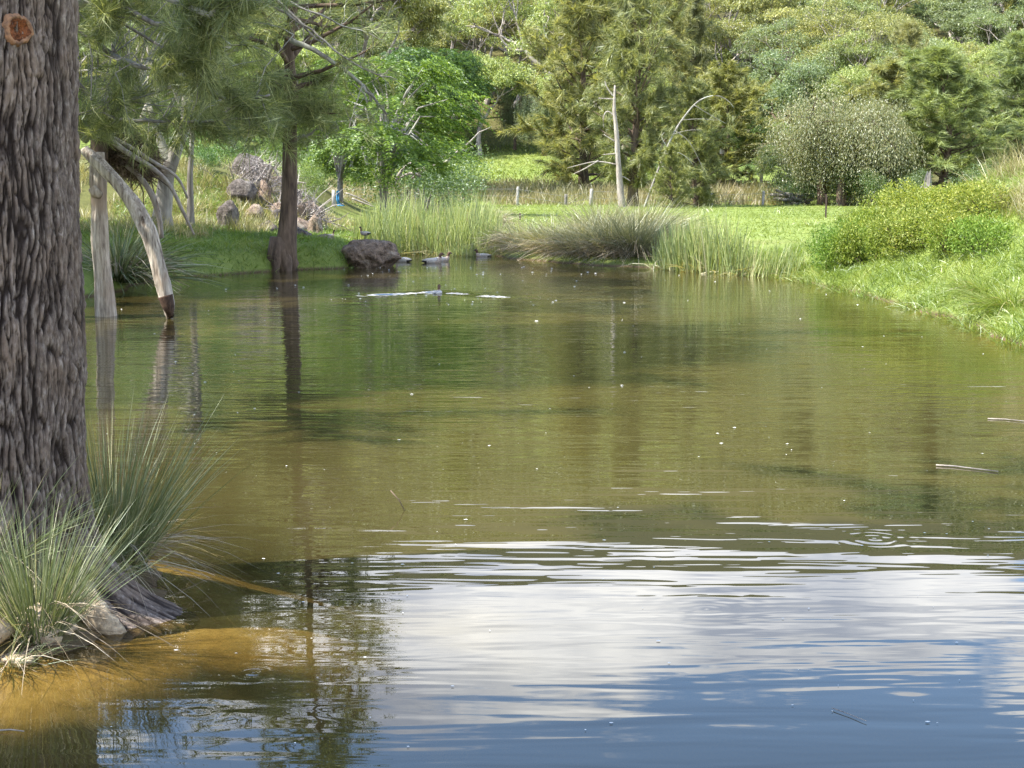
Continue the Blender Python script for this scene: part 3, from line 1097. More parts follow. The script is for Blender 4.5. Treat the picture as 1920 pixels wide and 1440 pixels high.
place('shrubA', 'shrub', 'grey-green shrub right of the fallen white branches', 'shrub', 850, 72, top=270, wide=1.0, color=(0.9, 0.95, 0.95, 1))
place('gum3', 'gum_tree', 'pale yellow-green gum behind the drooping bank branches', 'tree', 690, 108, top=-110, wide=0.95, color=YOL)
place('gum1', 'gum_tree', 'olive gum with bare dark limbs left of the large twisted gum', 'tree', 850, 118, top=-70, wide=0.95, color=(1.1, 1.05, 0.8, 1))
place('gum1', 'gum_tree', 'light gum behind the yellow-olive casuarina', 'tree', 1160, 122, top=-130, wide=0.9, color=BRT)
place('gum3', 'gum_tree', 'pale gum filling the top between the casuarinas and the blue-grey tree', 'tree', 1390, 118, top=-60, wide=0.95, color=YOL)
place('gum4', 'gum_tree', 'round pale gum above the pale drooping tree', 'tree', 1605, 98, top=125, wide=0.95, color=BRT)
place('gum4', 'gum_tree', 'light green bushy gum right of the blue-grey tree', 'tree', 1535, 104, top=95, wide=0.8, color=(1.05, 1.2, 0.9, 1))
place('cas2', 'casuarina_tree', 'brownish casuarina behind the big green casuarina', 'tree', 1700, 96, top=40, wide=1.0, color=BRN)
place('gum4', 'gum_tree', 'pale gum with a bare white limb above the blue-grey tree', 'tree', 1480, 128, top=20, wide=1.1, color=YOL)
# scrub that closes the foot of the wood
for i, (px, d, top, k, col, lab) in enumerate([
        (1120, 92, 290, 'shrubB', YOL, 'yellow-green scrub at the right end of the grass slope'),
        (1060, 96, 285, 'shrubA', (1.0, 1.0, 0.9, 1), 'olive scrub at the foot of the grass slope'),
        (1240, 92, 270, 'shrubA', DRK, 'dark scrub under the tall casuarina'),
        (1400, 92, 300, 'shrubA', (0.8, 0.95, 0.8, 1), 'dark scrub left of the log heap'),
        (1530, 80, 330, 'shrubB', (0.8, 1.0, 0.9, 1), 'green shrub hanging over the log heap'),
        (1580, 74, 300, 'shrubB', (0.9, 1.0, 0.9, 1), 'leafy shrub under the pale drooping tree'),
        (1500, 77, 310, 'shrubA', (0.85, 0.95, 0.85, 1), 'rounded shrub just behind the log heap'),
        (1625, 72, 318, 'shrubB', (0.9, 0.95, 0.85, 1), 'shrub at the right foot of the pale drooping tree'),
        (1665, 74, 300, 'shrubA', (0.7, 0.75, 0.7, 1), 'dark shrub between the drooping trees and the big casuarina'),
        (1720, 66, 318, 'shrubB', (0.75, 0.75, 0.65, 1), 'dark scrub behind the grey stump'),
        (1830, 64, 305, 'shrubB', (0.8, 0.85, 0.7, 1), 'dark scrub behind the tall straw grass'),
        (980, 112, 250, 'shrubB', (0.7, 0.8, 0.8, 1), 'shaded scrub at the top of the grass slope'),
        (870, 108, 225, 'shrubA', (1.1, 1.2, 1.0, 1), 'pale green scrub left of the white gum trunk'),
        (420, 40, 235, 'shrubA', (0.9, 1.15, 0.8, 1), 'green shrub left of the rock pile'),
        (505, 46, 225, 'shrubB', (1.2, 1.25, 0.9, 1), 'pale shrub on top of the rock pile'),
        (385, 37, 270, 'shrubB', (0.75, 1.05, 0.7, 1), 'dense green shrub behind the thin grey trunk'),
        (580, 44, 300, 'shrubB', (1.3, 1.25, 0.85, 1), 'yellow-green shrub right of the slim bank trunk'),
        (300, 40, 215, 'shrubB', (1.2, 1.2, 0.9, 1), 'pale shrub behind the mass of flood debris'),
        (240, 38, 230, 'shrubA', (1.1, 1.2, 0.8, 1), 'light shrub behind the upright dead trunk'),
        (600, 62, 235, 'shrubA', (1.1, 1.2, 0.9, 1), 'light green shrub behind the slim bank trunk')]):
    place(k, 'shrub', lab, 'shrub', px, d, top=top, wide=1.15, color=col)

# --- the wooded hill: trees nothing tells apart
HILL_LAB = 'distant gum tree packed among others on the wooded hillside'
CAS_LAB = 'distant casuarina packed among gums on the wooded hillside'
UP_LAB = 'hillside tree above the photo top, seen only mirrored in the pond'


def forest():
    rng = np.random.default_rng(5)
    kinds = ['gum1', 'gum2', 'gum3', 'gum4', 'cas1', 'cas2', 'round']
    tints = [YOL, BRT, (0.85, 0.95, 1.0, 1), (1.2, 1.1, 0.95, 1), (0.72, 0.82, 0.78, 1), (1.1, 1.18, 0.85, 1), (1.15, 1.12, 1.15, 1)]
    pts = []
    tries = 0
    while tries < 6000:
        tries += 1
        y = rng.uniform(99, 146)
        x = rng.uniform(-0.40, 0.40) * y
        if y < 117 and -6.0 < x < 5.0:      # the open grass slope
            continue
        if any((x - a) ** 2 + (y - b) ** 2 < 4.1 ** 2 for a, b in pts):
            continue
        pts.append((x, y))
    for x, y in pts:
        k = kinds[rng.choice(7, p=[.2, .2, .2, .18, .08, .06, .08])]
        s = rng.uniform(0.72, 1.05)
        z = gz(x, y)
        seen = 340 - (z + 3.0 - CAM_H) / y * F_PX > 0
        cas = k.startswith('cas')
        t = tints[rng.integers(7)]
        b = rng.uniform(0.85, 1.2)
        make_tree('casuarina_tree' if cas else 'gum_tree', PROTO[k], (CAS_LAB if cas else HILL_LAB) if seen else UP_LAB, 'tree', (x, y, z - 0.2), rng.uniform(0, 6.28), (s * 1.1, s * 1.1, s),
                  ('casuarinas on the hillside' if cas else 'gums on the hillside') if seen else 'trees mirrored from the upper hill', (t[0] * b, t[1] * b, t[2] * b, 1))
    # low scrub between the stems
    for i in range(60):
        y = rng.uniform(97, 122)
        x = rng.uniform(-0.36, 0.36) * y
        if y < 116 and -6.0 < x < 5.0:
            continue
        s = rng.uniform(0.9, 1.6)
        make_tree('shrub', PROTO['shrubA' if rng.uniform() < .5 else 'shrubB'], 'low shrub filling in among the hillside trunks', 'shrub', (x, y, gz(x, y) - 0.1), rng.uniform(0, 6.28), s, 'undergrowth on the hillside', tints[rng.integers(7)], ('stem', 'foliage'))
    # the upper slope reads as one mass of crowns
    g = Geo()
    pts = []
    for _ in range(9000):
        y = rng.uniform(146, 250)
        x = rng.uniform(-0.46, 0.46) * y
        if any((x - a) ** 2 + (y - b) ** 2 < 6.6 ** 2 for a, b in pts):
            continue
        pts.append((x, y))
    P, D, S = [], [], []
    for x, y in pts:
        z = gz(x, y)
        Hh = rng.uniform(7, 11)
        for c in range(16):
            o = rdir(1, rng)[0]
            cc = np.array([x + o[0] * 2.9, y + o[1] * 2.9, z + Hh * 0.62 + o[2] * Hh * 0.34])
            n = 28
            q = rdir(n, rng) * rng.uniform(0.3, 1, (n, 1)) ** 0.4 * rng.uniform(1.0, 1.7)
            q[:, 2] = np.abs(q[:, 2]) * 0.8
            P.append(cc + q)
            D.append(unit(q + rng.normal(size=(n, 3)) + np.array([0, 0, -0.4])))
    P, D = np.concatenate(P), np.concatenate(D)
    g.add(*leaves(P, D, 0.72 * rng.uniform(0.6, 1.3, len(P)), 0.32 * rng.uniform(0.7, 1.3, len(P)), rng))
    o = obj('hill_wood', g.mesh('hill_wood', M['hillwood'], False))
    o['kind'] = 'stuff'
    o['label'] = 'dense sunlit wood covering the upper hillside'
    o['category'] = 'wood'


forest()

# ------------------------------------------------------------------ left bank trees
def limb_from_pixels(g, pix, d, r0, r1, sides=6, jitter=0.0):
    P = np.array([at(px, py, dd) for (px, py), dd in zip(pix, d if hasattr(d, '__len__') else [d] * len(pix))])
    # a few in-between points make it bend naturally
    t = np.linspace(0, len(P) - 1, (len(P) - 1) * 4 + 1)
    Q = np.stack([np.interp(t, np.arange(len(P)), P[:, i]) for i in range(3)], 1)
    k = np.array([0.25, 0.5, 0.25])
    for _ in range(2):
        S = Q.copy()
        S[1:-1] = Q[:-2] * .25 + Q[1:-1] * .5 + Q[2:] * .25
        Q = S
    Q[1:-1] += RNG.normal(size=Q[1:-1].shape) * jitter
    g.tube(Q, np.linspace(r0, r1, len(Q)), sides)
    return Q


def spray_along(tg, cg, tips, dirs, Q, n, L, rng, s0=0.1):
    """side twigs along a limb, tufted all the way"""
    for i in range(n):
        q = rng.uniform(s0, 1) * (len(Q) - 1)
        i0 = min(int(q), len(Q) - 2)
        b = Q[i0] + (Q[i0 + 1] - Q[i0]) * (q - i0)
        d = unit(unit(Q[i0 + 1] - Q[i0]) * 0.6 + rng.normal(size=3) * 0.7 + np.array([0, 0, 0.05]))
        sp, s2 = path(b, d, L * rng.uniform(0.5, 1.2), 4, 0.2, rng, -0.02)
        tg.tube(sp, np.linspace(0.008, 0.003, 5), 3, False)
        for k in range(1, 5):
            for m in range(2):
                tips.append(sp[k] + rng.normal(size=3) * 0.04)
                dirs.append(unit(s2 * 0.8 + rng.normal(size=3) * 0.6))


def bank_tree_slim():
    d = 27.75
    base = at(527, 503, d)
    base[2] = gz(base[0], base[1]) - 0.1
    pix = [(527, 503), (537, 455), (541, 400), (543, 330), (543, 258), (548, 180), (540, 90), (552, 0), (560, -120), (556, -260), (566, -420), (570, -560)]
    tp = np.array([at(px, py, d) for px, py in pix])
    tp[0] = base + np.array([0, 0, -0.1])
    tp -= base
    rng = np.random.default_rng(61)
    tg, cg = Geo(), Geo()
    tg2, crown = casuarina(62, 10, 2.6, 0.30, 70, per=26, nl=0.30, nw=0.010, sub=5, tl=4, trunk_r=0.20, mat='cas_near', trunk_pts=tp, elev=(-15, 35))
    t = thing('bank_casuarina', 'slim casuarina with straight dark trunk rising from the left bank beside the big rock', 'tree', base)
    obj('trunk', tg2, t)
    c = obj('crown', crown, t)
    # flared roots
    rg = Geo()
    for a in np.linspace(0, 6.28, 8)[:-1]:
        rr = rng.uniform(0.22, 0.36)
        ca, sa = math.cos(a), math.sin(a)
        p = np.array([[0.07 * ca, 0.07 * sa, 0.55], [0.14 * ca, 0.14 * sa, 0.26], [0.23 * ca, 0.23 * sa, 0.08], [0.7 * rr * ca, 0.7 * rr * sa, -0.08], [rr * ca, rr * sa, -base[2] - 0.06]])
        rg.tube(p, [0.12, 0.115, 0.095, 0.07, 0.03], 9, True, 0.05)
    obj('roots', rg.mesh('roots', M['bark_dark']), t)
    # the long bare limbs that reach out to the right
    lg = Geo()
    tips, dirs = [], []
    for pix, dd, r0 in (([(545, 75), (590, 92), (640, 128), (672, 152), (705, 190), (725, 215)], 27.0, 0.055),
                        ([(505, 5), (545, 30), (580, 62), (605, 82)], 26.6, 0.035), ([(520, 0), (570, 45), (625, 92), (680, 130), (745, 150)], 26.3, 0.028),
                        ([(525, -5), (600, 30), (680, 60), (720, 75)], 26.0, 0.022), ([(640, 128), (672, 120), (720, 145)], 26.9, 0.018),
                        ([(680, 160), (660, 215), (655, 240)], 26.8, 0.012), ([(548, 262), (575, 255), (592, 243)], 28.2, 0.05)):
        Q = limb_from_pixels(lg, pix, dd, r0, r0 * 0.3, 6, 0.01)
        for i in range(12):
            b = Q[rng.integers(2, len(Q))]
            sp, s2 = path(b, unit(np.array([rng.normal() * 0.5 + 0.5, rng.normal() * 0.4, rng.normal() * 0.5])), rng.uniform(0.2, 0.75), 4, 0.22, rng)
            lg.tube(sp, np.linspace(0.007, 0.002, 5), 3, False)
            if rng.uniform() < 0.30:
                tips.append(sp[-1]); dirs.append(s2)
    lm = lg.mesh('bare_limbs', M['bark_grey'])
    lo = obj('limb', lm, t)
    lo.location = -base
    # dense sprays at the neck of the trunk and above
    sg = Geo()
    for i in range(150):
        px, py = rng.normal(548, 52), rng.normal(205, 30)
        p = at(px, py, rng.uniform(26.8, 29.2))
        tips.append(p); dirs.append(unit(rng.normal(size=3) * 0.7 + np.array([(px - 545) / 80, -0.3, -0.1])))
    add_tufts(sg, tips, dirs, 44, 0.34, 0.010, rng, 0.15, 0.8)
    so = obj('crown', sg.mesh('needle_sprays', M['cas_near'], False), t)
    so.location = -base
    return t


bank_tree_slim()


def overhanging_tree():
    """the casuarina left of the photo whose limbs reach in at the top left"""
    rng = np.random.default_rng(71)
    base = np.array([-7.2, 17.5, gz(-7.2, 17.5) - 0.1])
    H = 11.0
    tp = np.array([[0, 0, -0.2], [0.05, 0, 0.8], [0.15, 0.05, 2.0], [0.25, 0, 3.4], [0.2, -0.1, 5.0], [0.35, 0, 7.0], [0.3, 0.1, 9.2], [0.4, 0, H]])
    tr, cr = casuarina(72, H, 2.8, 0.34, 66, per=26, nl=0.32, nw=0.012, trunk_r=0.24, mat='cas_near', trunk_pts=tp, elev=(0, 40))
    t = thing('overhanging_casuarina', 'casuarina outside the left edge whose needle-laden limbs hang in at the top left', 'tree', base)
    obj('trunk', tr, t)
    obj('crown', cr, t)
    lg, sg = Geo(), Geo()
    tips, dirs = [], []
    root = base + np.array([0.3, 0, 4.0])
    allq = [root]
    specs = [([(210, 103), (250, 122), (330, 137), (372, 160), (420, 188), (470, 186), (505, 178)], (16.5, 16.3, 16, 15.8, 15.6, 15.5, 15.4), 0.030),
             ([(205, 218), (270, 228), (345, 228), (420, 229), (470, 218)], (17, 16.6, 16.4, 16.2, 16), 0.022),
             ([(160, 262), (172, 240), (200, 222), (240, 190)], (17.6, 17.4, 17.2, 17), 0.045),
             ([(166, 72), (200, 40), (235, 8)], (15.5, 15.3, 15.2), 0.014),
             ([(290, 45), (335, 45), (365, 32), (400, 36)], (15, 14.9, 14.8, 14.8), 0.025),
             ([(395, 30), (415, 2), (430, -15)], (14.6, 14.6, 14.6), 0.030),
             ([(290, 80), (335, 105), (380, 140)], (15.4, 15.2, 15), 0.014),
             ([(120, 20), (200, -20), (330, -40), (480, -30)], (16.5, 16, 15.5, 15), 0.05)]
    for pix, dd, r0 in specs:
        Q = limb_from_pixels(lg, pix, dd, r0, r0 * 0.45, 7, 0.008)
        lg.tube(np.array([root, (root + Q[0]) / 2 + np.array([0, 0, 0.25]), Q[0]]), [0.07, r0 * 1.4, r0 * 1.0], 6)
        allq += list(Q)
        spray_along(lg, sg, tips, dirs, Q, 13, 0.45, rng, 0.0)
    # foliage masses hung on twigs, denser to the left and top
    def inside(px, py):
        if px < 150 or px > 560:
            return False
        lim = 245 - 0.18 * max(0, px - 330) - (80 if px > 460 else 0)
        return py < lim - 25 * math.sin(px * 0.05)
    n = 0
    while n < 150:
        px, py = rng.uniform(140, 520), rng.uniform(-180, 250)
        if not inside(px, py):
            continue
        if rng.uniform() < 0.65 * max(0.0, (px - 380) / 120):
            continue
        dd = rng.uniform(15.9, 20.0)
        p = at(px, py, dd)
        d0 = unit(np.array([rng.normal() * 0.6 + 0.25, rng.normal() * 0.5, rng.normal() * 0.45 - 0.1]))
        sp, s2 = path(p - d0 * 0.3, d0, 0.6, 4, 0.16, rng)
        lg.tube(sp, np.linspace(0.008, 0.002, 5), 3, False)
        aq = np.array(allq)
        nb = aq[np.argmin(np.linalg.norm(aq - sp[0], axis=1))]
        lg.tube(np.array([nb, (nb + sp[0]) / 2 + np.array([0, 0, 0.06]) + rng.normal(size=3) * 0.05, sp[0]]), [0.009, 0.007, 0.006], 3, False)
        for k in range(1, 5):
            tips.append(sp[k]); dirs.append(unit(s2 + rng.normal(size=3) * 0.5))
        n += 1
    add_tufts(sg, tips, dirs, 22, 0.27, 0.0075, rng, 0.10, 0.6, 0.12)
    lo = obj('limb', lg.mesh('limbs', M['bark_grey']), t)
    so = obj('crown', sg.mesh('needle_sprays', M['cas_near'], False), t)
    lo.location = -base
    so.location = -base
    return t


overhanging_tree()


def trunk_pair():
    # leaning forked grey trunk behind the debris
    for pix, d, r0, r1, name, label, seed, R_, H_ in (
            ([(302, 452), (304, 400), (312, 330), (330, 280), (345, 245), (352, 150), (360, 0), (365, -180), (372, -330)], 30.5, 0.21, 0.10, 'bank_casuarina', 'stout leaning grey-barked casuarina behind the flood debris', 81, 2.2, 8),
            ([(357, 456), (357, 400), (356, 330), (360, 258), (358, 150), (366, 40), (362, -120), (368, -260)], 30.9, 0.085, 0.06, 'bank_casuarina', 'thin pale-barked casuarina standing alone on the mossy bank', 82, 1.4, 7)):
        tp = np.array([at(px, py, d) for px, py in pix])
        base = np.array([tp[0][0], tp[0][1], gz(tp[0][0], tp[0][1]) - 0.1])
        tp[0][2] = base[2] - 0.1
        tp -= base
        tr, cr = casuarina(seed, H_, R_, 0.42, 44, per=24, nl=0.30, nw=0.011, trunk_r=r0, mat='cas_near', bark='bark_grey', trunk_pts=tp, elev=(-10, 35))
        t = thing(name, label, 'tree', base)
        obj('trunk', tr, t)
        obj('crown', cr, t)
        if seed == 81:
            g = Geo()
            limb_from_pixels(g, [(318, 300), (305, 275), (292, 240), (280, 200)], d, 0.12, 0.05)
            lo = obj('limb', g.mesh('fork_limb', M['bark_grey']), t)
            lo.location = -base


trunk_pair()
# casuarinas farther along the left shore, outside the picture; they shade the middle of the pond
for i, (x, y, k, s, lab) in enumerate([(-6.2, 3.0, 'cashigh', 1.0, 'unseen casuarina added on the near left shore to shade the foreground water'),  # unseen tree added so its high crown darkens the foreground water
                                       (-9.0, 11.6, 'cas2', 1.4, 'casuarina on the left shore beyond the photo edge, nearest of the row'),
                                       (-9.4, 21.6, 'cas1', 1.25, 'casuarina on the left shore beyond the photo edge, middle of the row'),
                                       (-11.5, 26.5, 'cas2', 1.25, 'casuarina on the left shore beyond the photo edge, farthest of the row')]):
    make_tree('shore_casuarina', PROTO[k], lab, 'tree', (x, y, gz(x, y) - 0.1), i * 1.3, (s * 1.05, s * 1.05, s), 'casuarinas along the left shore', (0.9, 1.0, 0.9, 1))

# ------------------------------------------------------------------ foreground tree
NT = np.array([-2.01, 5.67, 0.0])          # axis of the near trunk at the water line


def near_bark_material():
    m, nt, N, L, out = newmat('furrowed_bark')
    at_ = N('ShaderNodeAttribute')
    at_.attribute_name = 'furrow'
    oc = N('ShaderNodeTexCoord').outputs['Object']
    n1 = tex_noise(nt, 60, 5, 0.7, oc, (1, 1, 0.35))
    n2 = tex_noise(nt, 5, 3, 0.5, oc)
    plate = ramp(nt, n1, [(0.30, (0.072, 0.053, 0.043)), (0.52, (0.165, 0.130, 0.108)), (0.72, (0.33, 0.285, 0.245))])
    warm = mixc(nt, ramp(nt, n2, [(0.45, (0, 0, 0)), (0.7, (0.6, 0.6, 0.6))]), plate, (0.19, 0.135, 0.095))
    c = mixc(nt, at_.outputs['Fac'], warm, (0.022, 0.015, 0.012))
    p = N('ShaderNodeBsdfPrincipled')
    p.inputs['Roughness'].default_value = 0.9
    p.inputs['Specular IOR Level'].default_value = 0.2
    L(c, p.inputs['Base Color'])
    bp = N('ShaderNodeBump')
    bp.inputs['Distance'].default_value = 0.006
    L(n1, bp.inputs['Height'])
    L(bp.outputs[0], p.inputs['Normal'])
    L(p.outputs[0], out.inputs[0])
    return m


def near_tree():
    # sampled finely on the side that faces the pond
    th = np.concatenate([np.linspace(R(-108), R(22), 236, endpoint=False), np.linspace(R(22), R(252), 60, endpoint=False)])
    zz = np.concatenate([np.linspace(-0.25, 2.55, 480), np.linspace(2.6, 5.2, 30)])
    T, Z = np.meshgrid(th, zz)
    r0 = 0.385 - 0.012 * np.clip(Z, 0, 3) - 0.03 * np.clip(Z - 2.6, 0, 3)
    r0 = r0 + 0.018 * np.exp(-((Z - 1.0) / 0.35) ** 2)
    fl = np.zeros_like(T)
    for a, w, amp, h in ((-0.18, 0.42, 0.40, 0.13), (-0.95, 0.40, 0.26, 0.12), (-1.75, 0.45, 0.20, 0.14), (-2.6, 0.5, 0.28, 0.12), (0.8, 0.5, 0.22, 0.12), (1.8, 0.5, 0.22, 0.12), (2.8, 0.5, 0.25, 0.12)):
        da = (T - a + math.pi) % (2 * math.pi) - math.pi
        fl += amp * np.exp(-(da / w) ** 2) * np.exp(-np.maximum(Z + 0.02, 0) / h)
        fl += 0.05 * np.exp(-(da / w) ** 2) * np.exp(-np.maximum(Z, 0) / 0.5)
    rad = r0 + fl
    C, S = np.cos(T), np.sin(T)
    P3 = np.stack([C * 0.38, S * 0.38, Z], -1)
    # the bark runs in wandering vertical furrows
    warp = np.stack([fbm(P3 * np.array([3.5, 3.5, 1.6]) + k * 9, 3) for k in range(3)], -1)
    Q = P3 + warp * np.array([0.07, 0.07, 0.10])
    a = np.abs(pnoise(Q * np.array([38, 38, 3.6])))
    b = np.abs(pnoise(Q * np.array([84, 84, 8.5]) + 31))
    c = np.abs(pnoise(Q * np.array([34, 34, 13.0]) + 77))
    d = fbm(P3 * np.array([130, 130, 26.0]) + 5, 2)
    wide = 0.7 + 0.9 * sstep(-0.3, 0.4, fbm(P3 * np.array([6, 6, 2.0]) + 50, 2))
    fur = np.clip(np.exp(-a * 8 / wide) + 0.62 * np.exp(-b * 8) + 0.22 * np.exp(-c * 14), 0, 1.3)
    disp = 0.008 - 0.019 * fur + 0.010 * d * (1 - 0.5 * np.clip(fur, 0, 1)) + 0.01 * fbm(P3 * np.array([9, 9, 3.0]), 2)
    rad = rad + disp
    V = np.stack([C * rad + 0.040 * (Z - 0.75) * sstep(0.1, 0.6, Z), S * rad, Z], -1).reshape(-1, 3)
    n0, n1 = Z.shape
    i = np.arange(n0 - 1)[:, None] * n1
    j = np.arange(n1)[None]
    jn = (j + 1) % n1
    f = np.stack([i + j, i + jn, i + n1 + jn, i + n1 + j], -1).reshape(-1, 4)
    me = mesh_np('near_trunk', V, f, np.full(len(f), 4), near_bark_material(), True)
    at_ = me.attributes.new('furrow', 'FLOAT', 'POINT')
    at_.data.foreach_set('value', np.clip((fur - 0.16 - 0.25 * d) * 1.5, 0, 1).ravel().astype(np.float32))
    t = thing('foreground_casuarina', 'thick furrowed trunk filling the left edge, roots in the water', 'tree', NT)
    obj('trunk', me, t)
    # crown far above the picture
    tp = np.array([[0, 0, 4.6], [0.1, 0, 5.6], [0.15, 0.1, 7.0], [0.1, 0.1, 8.6], [0.2, 0.1, 10.5], [0.2, 0.1, 12.0]])
    tr, cr = casuarina(91, 12, 2.3, 0.12, 40, per=24, nl=0.32, nw=0.014, trunk_r=0.28, mat='cas_near', trunk_pts=tp, elev=(15, 50))
    obj('limb', tr, t)
    obj('crown', cr, t)
    # sawn branch scar : rough red-brown heart inside a rolled collar
    v = ray(20, 58)
    o = np.array([0, 0, CAM_H])
    k = (5.46) / v[1]
    p = o + v * k - NT
    r = 0.373
    ang = math.atan2(-math.sqrt(max(r * r - p[0] ** 2, 0.01)), p[0])
    ctr = np.array([math.cos(ang) * r + 0.045, math.sin(ang) * r, p[2]])
    nrm = np.array([math.cos(ang), math.sin(ang), -0.05])
    nrm /= np.linalg.norm(nrm)
    tx = unit(np.cross([0, 0, 1.0], nrm))
    ty = np.cross(nrm, tx)
    g = Geo()
    prof = [(0.058, -0.014), (0.051, 0.010), (0.044, 0.014), (0.037, 0.006)]
    na = 28
    aa = np.linspace(0, 6.283, na, endpoint=False)
    wob = 1 + 0.07 * np.sin(aa * 3 + 1) + 0.05 * RNG.normal(size=na)
    rings = [ctr + (tx * np.cos(aa)[:, None] * rr * 0.95 + ty * np.sin(aa)[:, None] * rr) * wob[:, None] + nrm * hh for rr, hh in prof]
    V = np.concatenate(rings)
    F = [[q * na + w, q * na + (w + 1) % na, (q + 1) * na + (w + 1) % na, (q + 1) * na + w] for q in range(3) for w in range(na)]
    g.add(V, F, np.full(len(F), 4))
    sc = obj('branch_scar', g.mesh('scar_collar', M['scar_rim']), t)
    sc['label'] = 'orange-brown sawn branch scar'
    h = Geo()
    rr = np.linspace(0.041, 0.0, 7)
    V = [ctr + (tx * np.cos(aa)[:, None] * q * 0.95 + ty * np.sin(aa)[:, None] * q) * wob[:, None] + nrm * (0.012 - 0.02 * (1 - q / 0.05) + RNG.normal(size=(na, 1)) * 0.004) for q in rr]
    V = np.concatenate(V)
    F = [[q * na + w, q * na + (w + 1) % na, (q + 1) * na + (w + 1) % na, (q + 1) * na + w] for q in range(6) for w in range(na)]
    h.add(V, F, np.full(len(F), 4))
    obj('heartwood', h.mesh('scar_heart', M['scar_heart']), sc)
    # roots that run out over the mud
    rng = np.random.default_rng(92)
    for pix, z, r0_ in (([(150, 1120), (185, 1160), (228, 1195)], (0.10, 0.05, -0.02), 0.055), ([(60, 1150), (90, 1195), (100, 1232)], (0.12, 0.05, -0.03), 0.05), ([(0, 1165), (-30, 1205), (-40, 1240)], (0.12, 0.06, -0.02), 0.05)):
        Pp = np.array([wat(px, py, zz_) for (px, py), zz_ in zip(pix, z)]) - NT
        g = Geo()
        tt = np.linspace(0, 2, 13)
        Qp = np.stack([np.interp(tt, [0, 1, 2], Pp[:, q]) for q in range(3)], 1)
        g.tube(Qp, np.linspace(r0_ * 1.2, r0_ * 0.5, 13), 12, True, 0.10)
        obj('root', g.mesh('root', M['root']), t)
    return t


M['scar_rim'] = bark_mat('scar_rim_wood', (0.30, 0.16, 0.085), (0.10, 0.06, 0.04), 30, (1, 1, 1), 0.004)
M['scar_heart'] = bark_mat('scar_heart_wood', (0.22, 0.075, 0.028), (0.025, 0.012, 0.008), 40, (1, 1, 1), 0.006)
M['root'] = bark_mat('pale_root', (0.46, 0.38, 0.27), (0.17, 0.125, 0.08), 16, (1, 1, 1), 0.012)
near_tree()


# ------------------------------------------------------------------ tussocks and reeds
def tussock(name, label, cat, base, n, L, w, tilt=0.55, droop=0.35, lean=(0, 0), mat='mat_rush', dead=0, dead_mat='thatch', dead_L=None, rad=0.07, seed=1, group=None, seg=4, rz=0.0, skirt=0.25):
    rng = np.random.default_rng(seed)
    t = thing(name, label, cat, base, rz, group)
    a = rng.uniform(0, 6.283, n)
    q = rng.uniform(0, 1, n) ** 0.6
    P = np.stack([np.cos(a) * rad * q, np.sin(a) * rad * q, np.full(n, -0.02)], 1)
    tl = tilt * (0.15 + 0.85 * q) * rng.uniform(0.6, 1.25, n)
    D = np.stack([np.cos(a) * np.sin(tl) + lean[0], np.sin(a) * np.sin(tl) + lean[1], np.cos(tl)], 1) + rng.normal(size=(n, 3)) * 0.11
    g = Geo()
    g.add(*blades(P, D, L * rng.uniform(0.55, 1.15, n), w * rng.uniform(0.7, 1.3, n), droop * rng.uniform(0.2, 1.6, n), seg, rng))
    obj('blades', g.mesh(name + '_blades', M[mat], True), t)
    if dead:
        a = rng.uniform(0, 6.283, dead)
        q = rng.uniform(0.4, 1.25, dead)
        P = np.stack([np.cos(a) * rad * q, np.sin(a) * rad * q, rng.uniform(0, skirt, dead) * (dead_L or L)], 1)
        tl = rng.uniform(0.6, 1.5, dead)
        D = np.stack([np.cos(a) * np.sin(tl) + lean[0] * 0.5, np.sin(a) * np.sin(tl), np.cos(tl)], 1) + rng.normal(size=(dead, 3)) * 0.12
        g = Geo()
        g.add(*blades(P, D, (dead_L or L * 0.6) * rng.uniform(0.5, 1.2, dead), w * rng.uniform(0.7, 1.3, dead), rng.uniform(0.5, 1.2, dead), seg, rng))
        obj('dead_blades', g.mesh(name + '_dead_blades', M[dead_mat], True), t)
    return t


def gpos(px, py, d=None):
    """ground point seen at a pixel on the near left mud"""
    p = wat(px, py, 0.05) if d is None else on_ground(px, d)
    return np.array([p[0], p[1], gz(p[0], p[1])])


tussock('mat_rush', 'spiky green mat-rush tuft in front of the thick trunk', 'grass tuft', gpos(70, 1190), 480, 0.54, 0.0038, 0.62, 0.14, (0.03, -0.02), dead=60, rad=0.075, seed=101)
tussock('mat_rush', 'tall mat-rush tuft fanning over the water right of the thick trunk', 'grass tuft', gpos(215, 1072), 620, 0.74, 0.0040, 0.46, 0.14, (0.09, 0.0), dead=260, dead_L=0.42, rad=0.10, seed=102)
tussock('mat_rush', 'yellowish mat-rush tuft cut by the left edge', 'grass tuft', gpos(-25, 1150), 380, 0.55, 0.0040, 0.8, 0.3, (0.05, 0.0), dead=40, rad=0.07, seed=103)
tussock('mat_rush', 'big pale strappy tussock behind the upright dead trunk', 'grass tuft', np.array([-5.85, 22.9, 0.12]), 420, 1.25, 0.020, 1.0, 0.55, (0.22, -0.1), dead=160, rad=0.28, seed=104)
tussock('mat_rush', 'strappy tussock at the water edge left of the mossy bank', 'grass tuft', np.array([-6.1, 24.2, 0.25]), 300, 1.05, 0.018, 1.0, 0.6, (0.2, -0.2), dead=120, rad=0.25, seed=105)

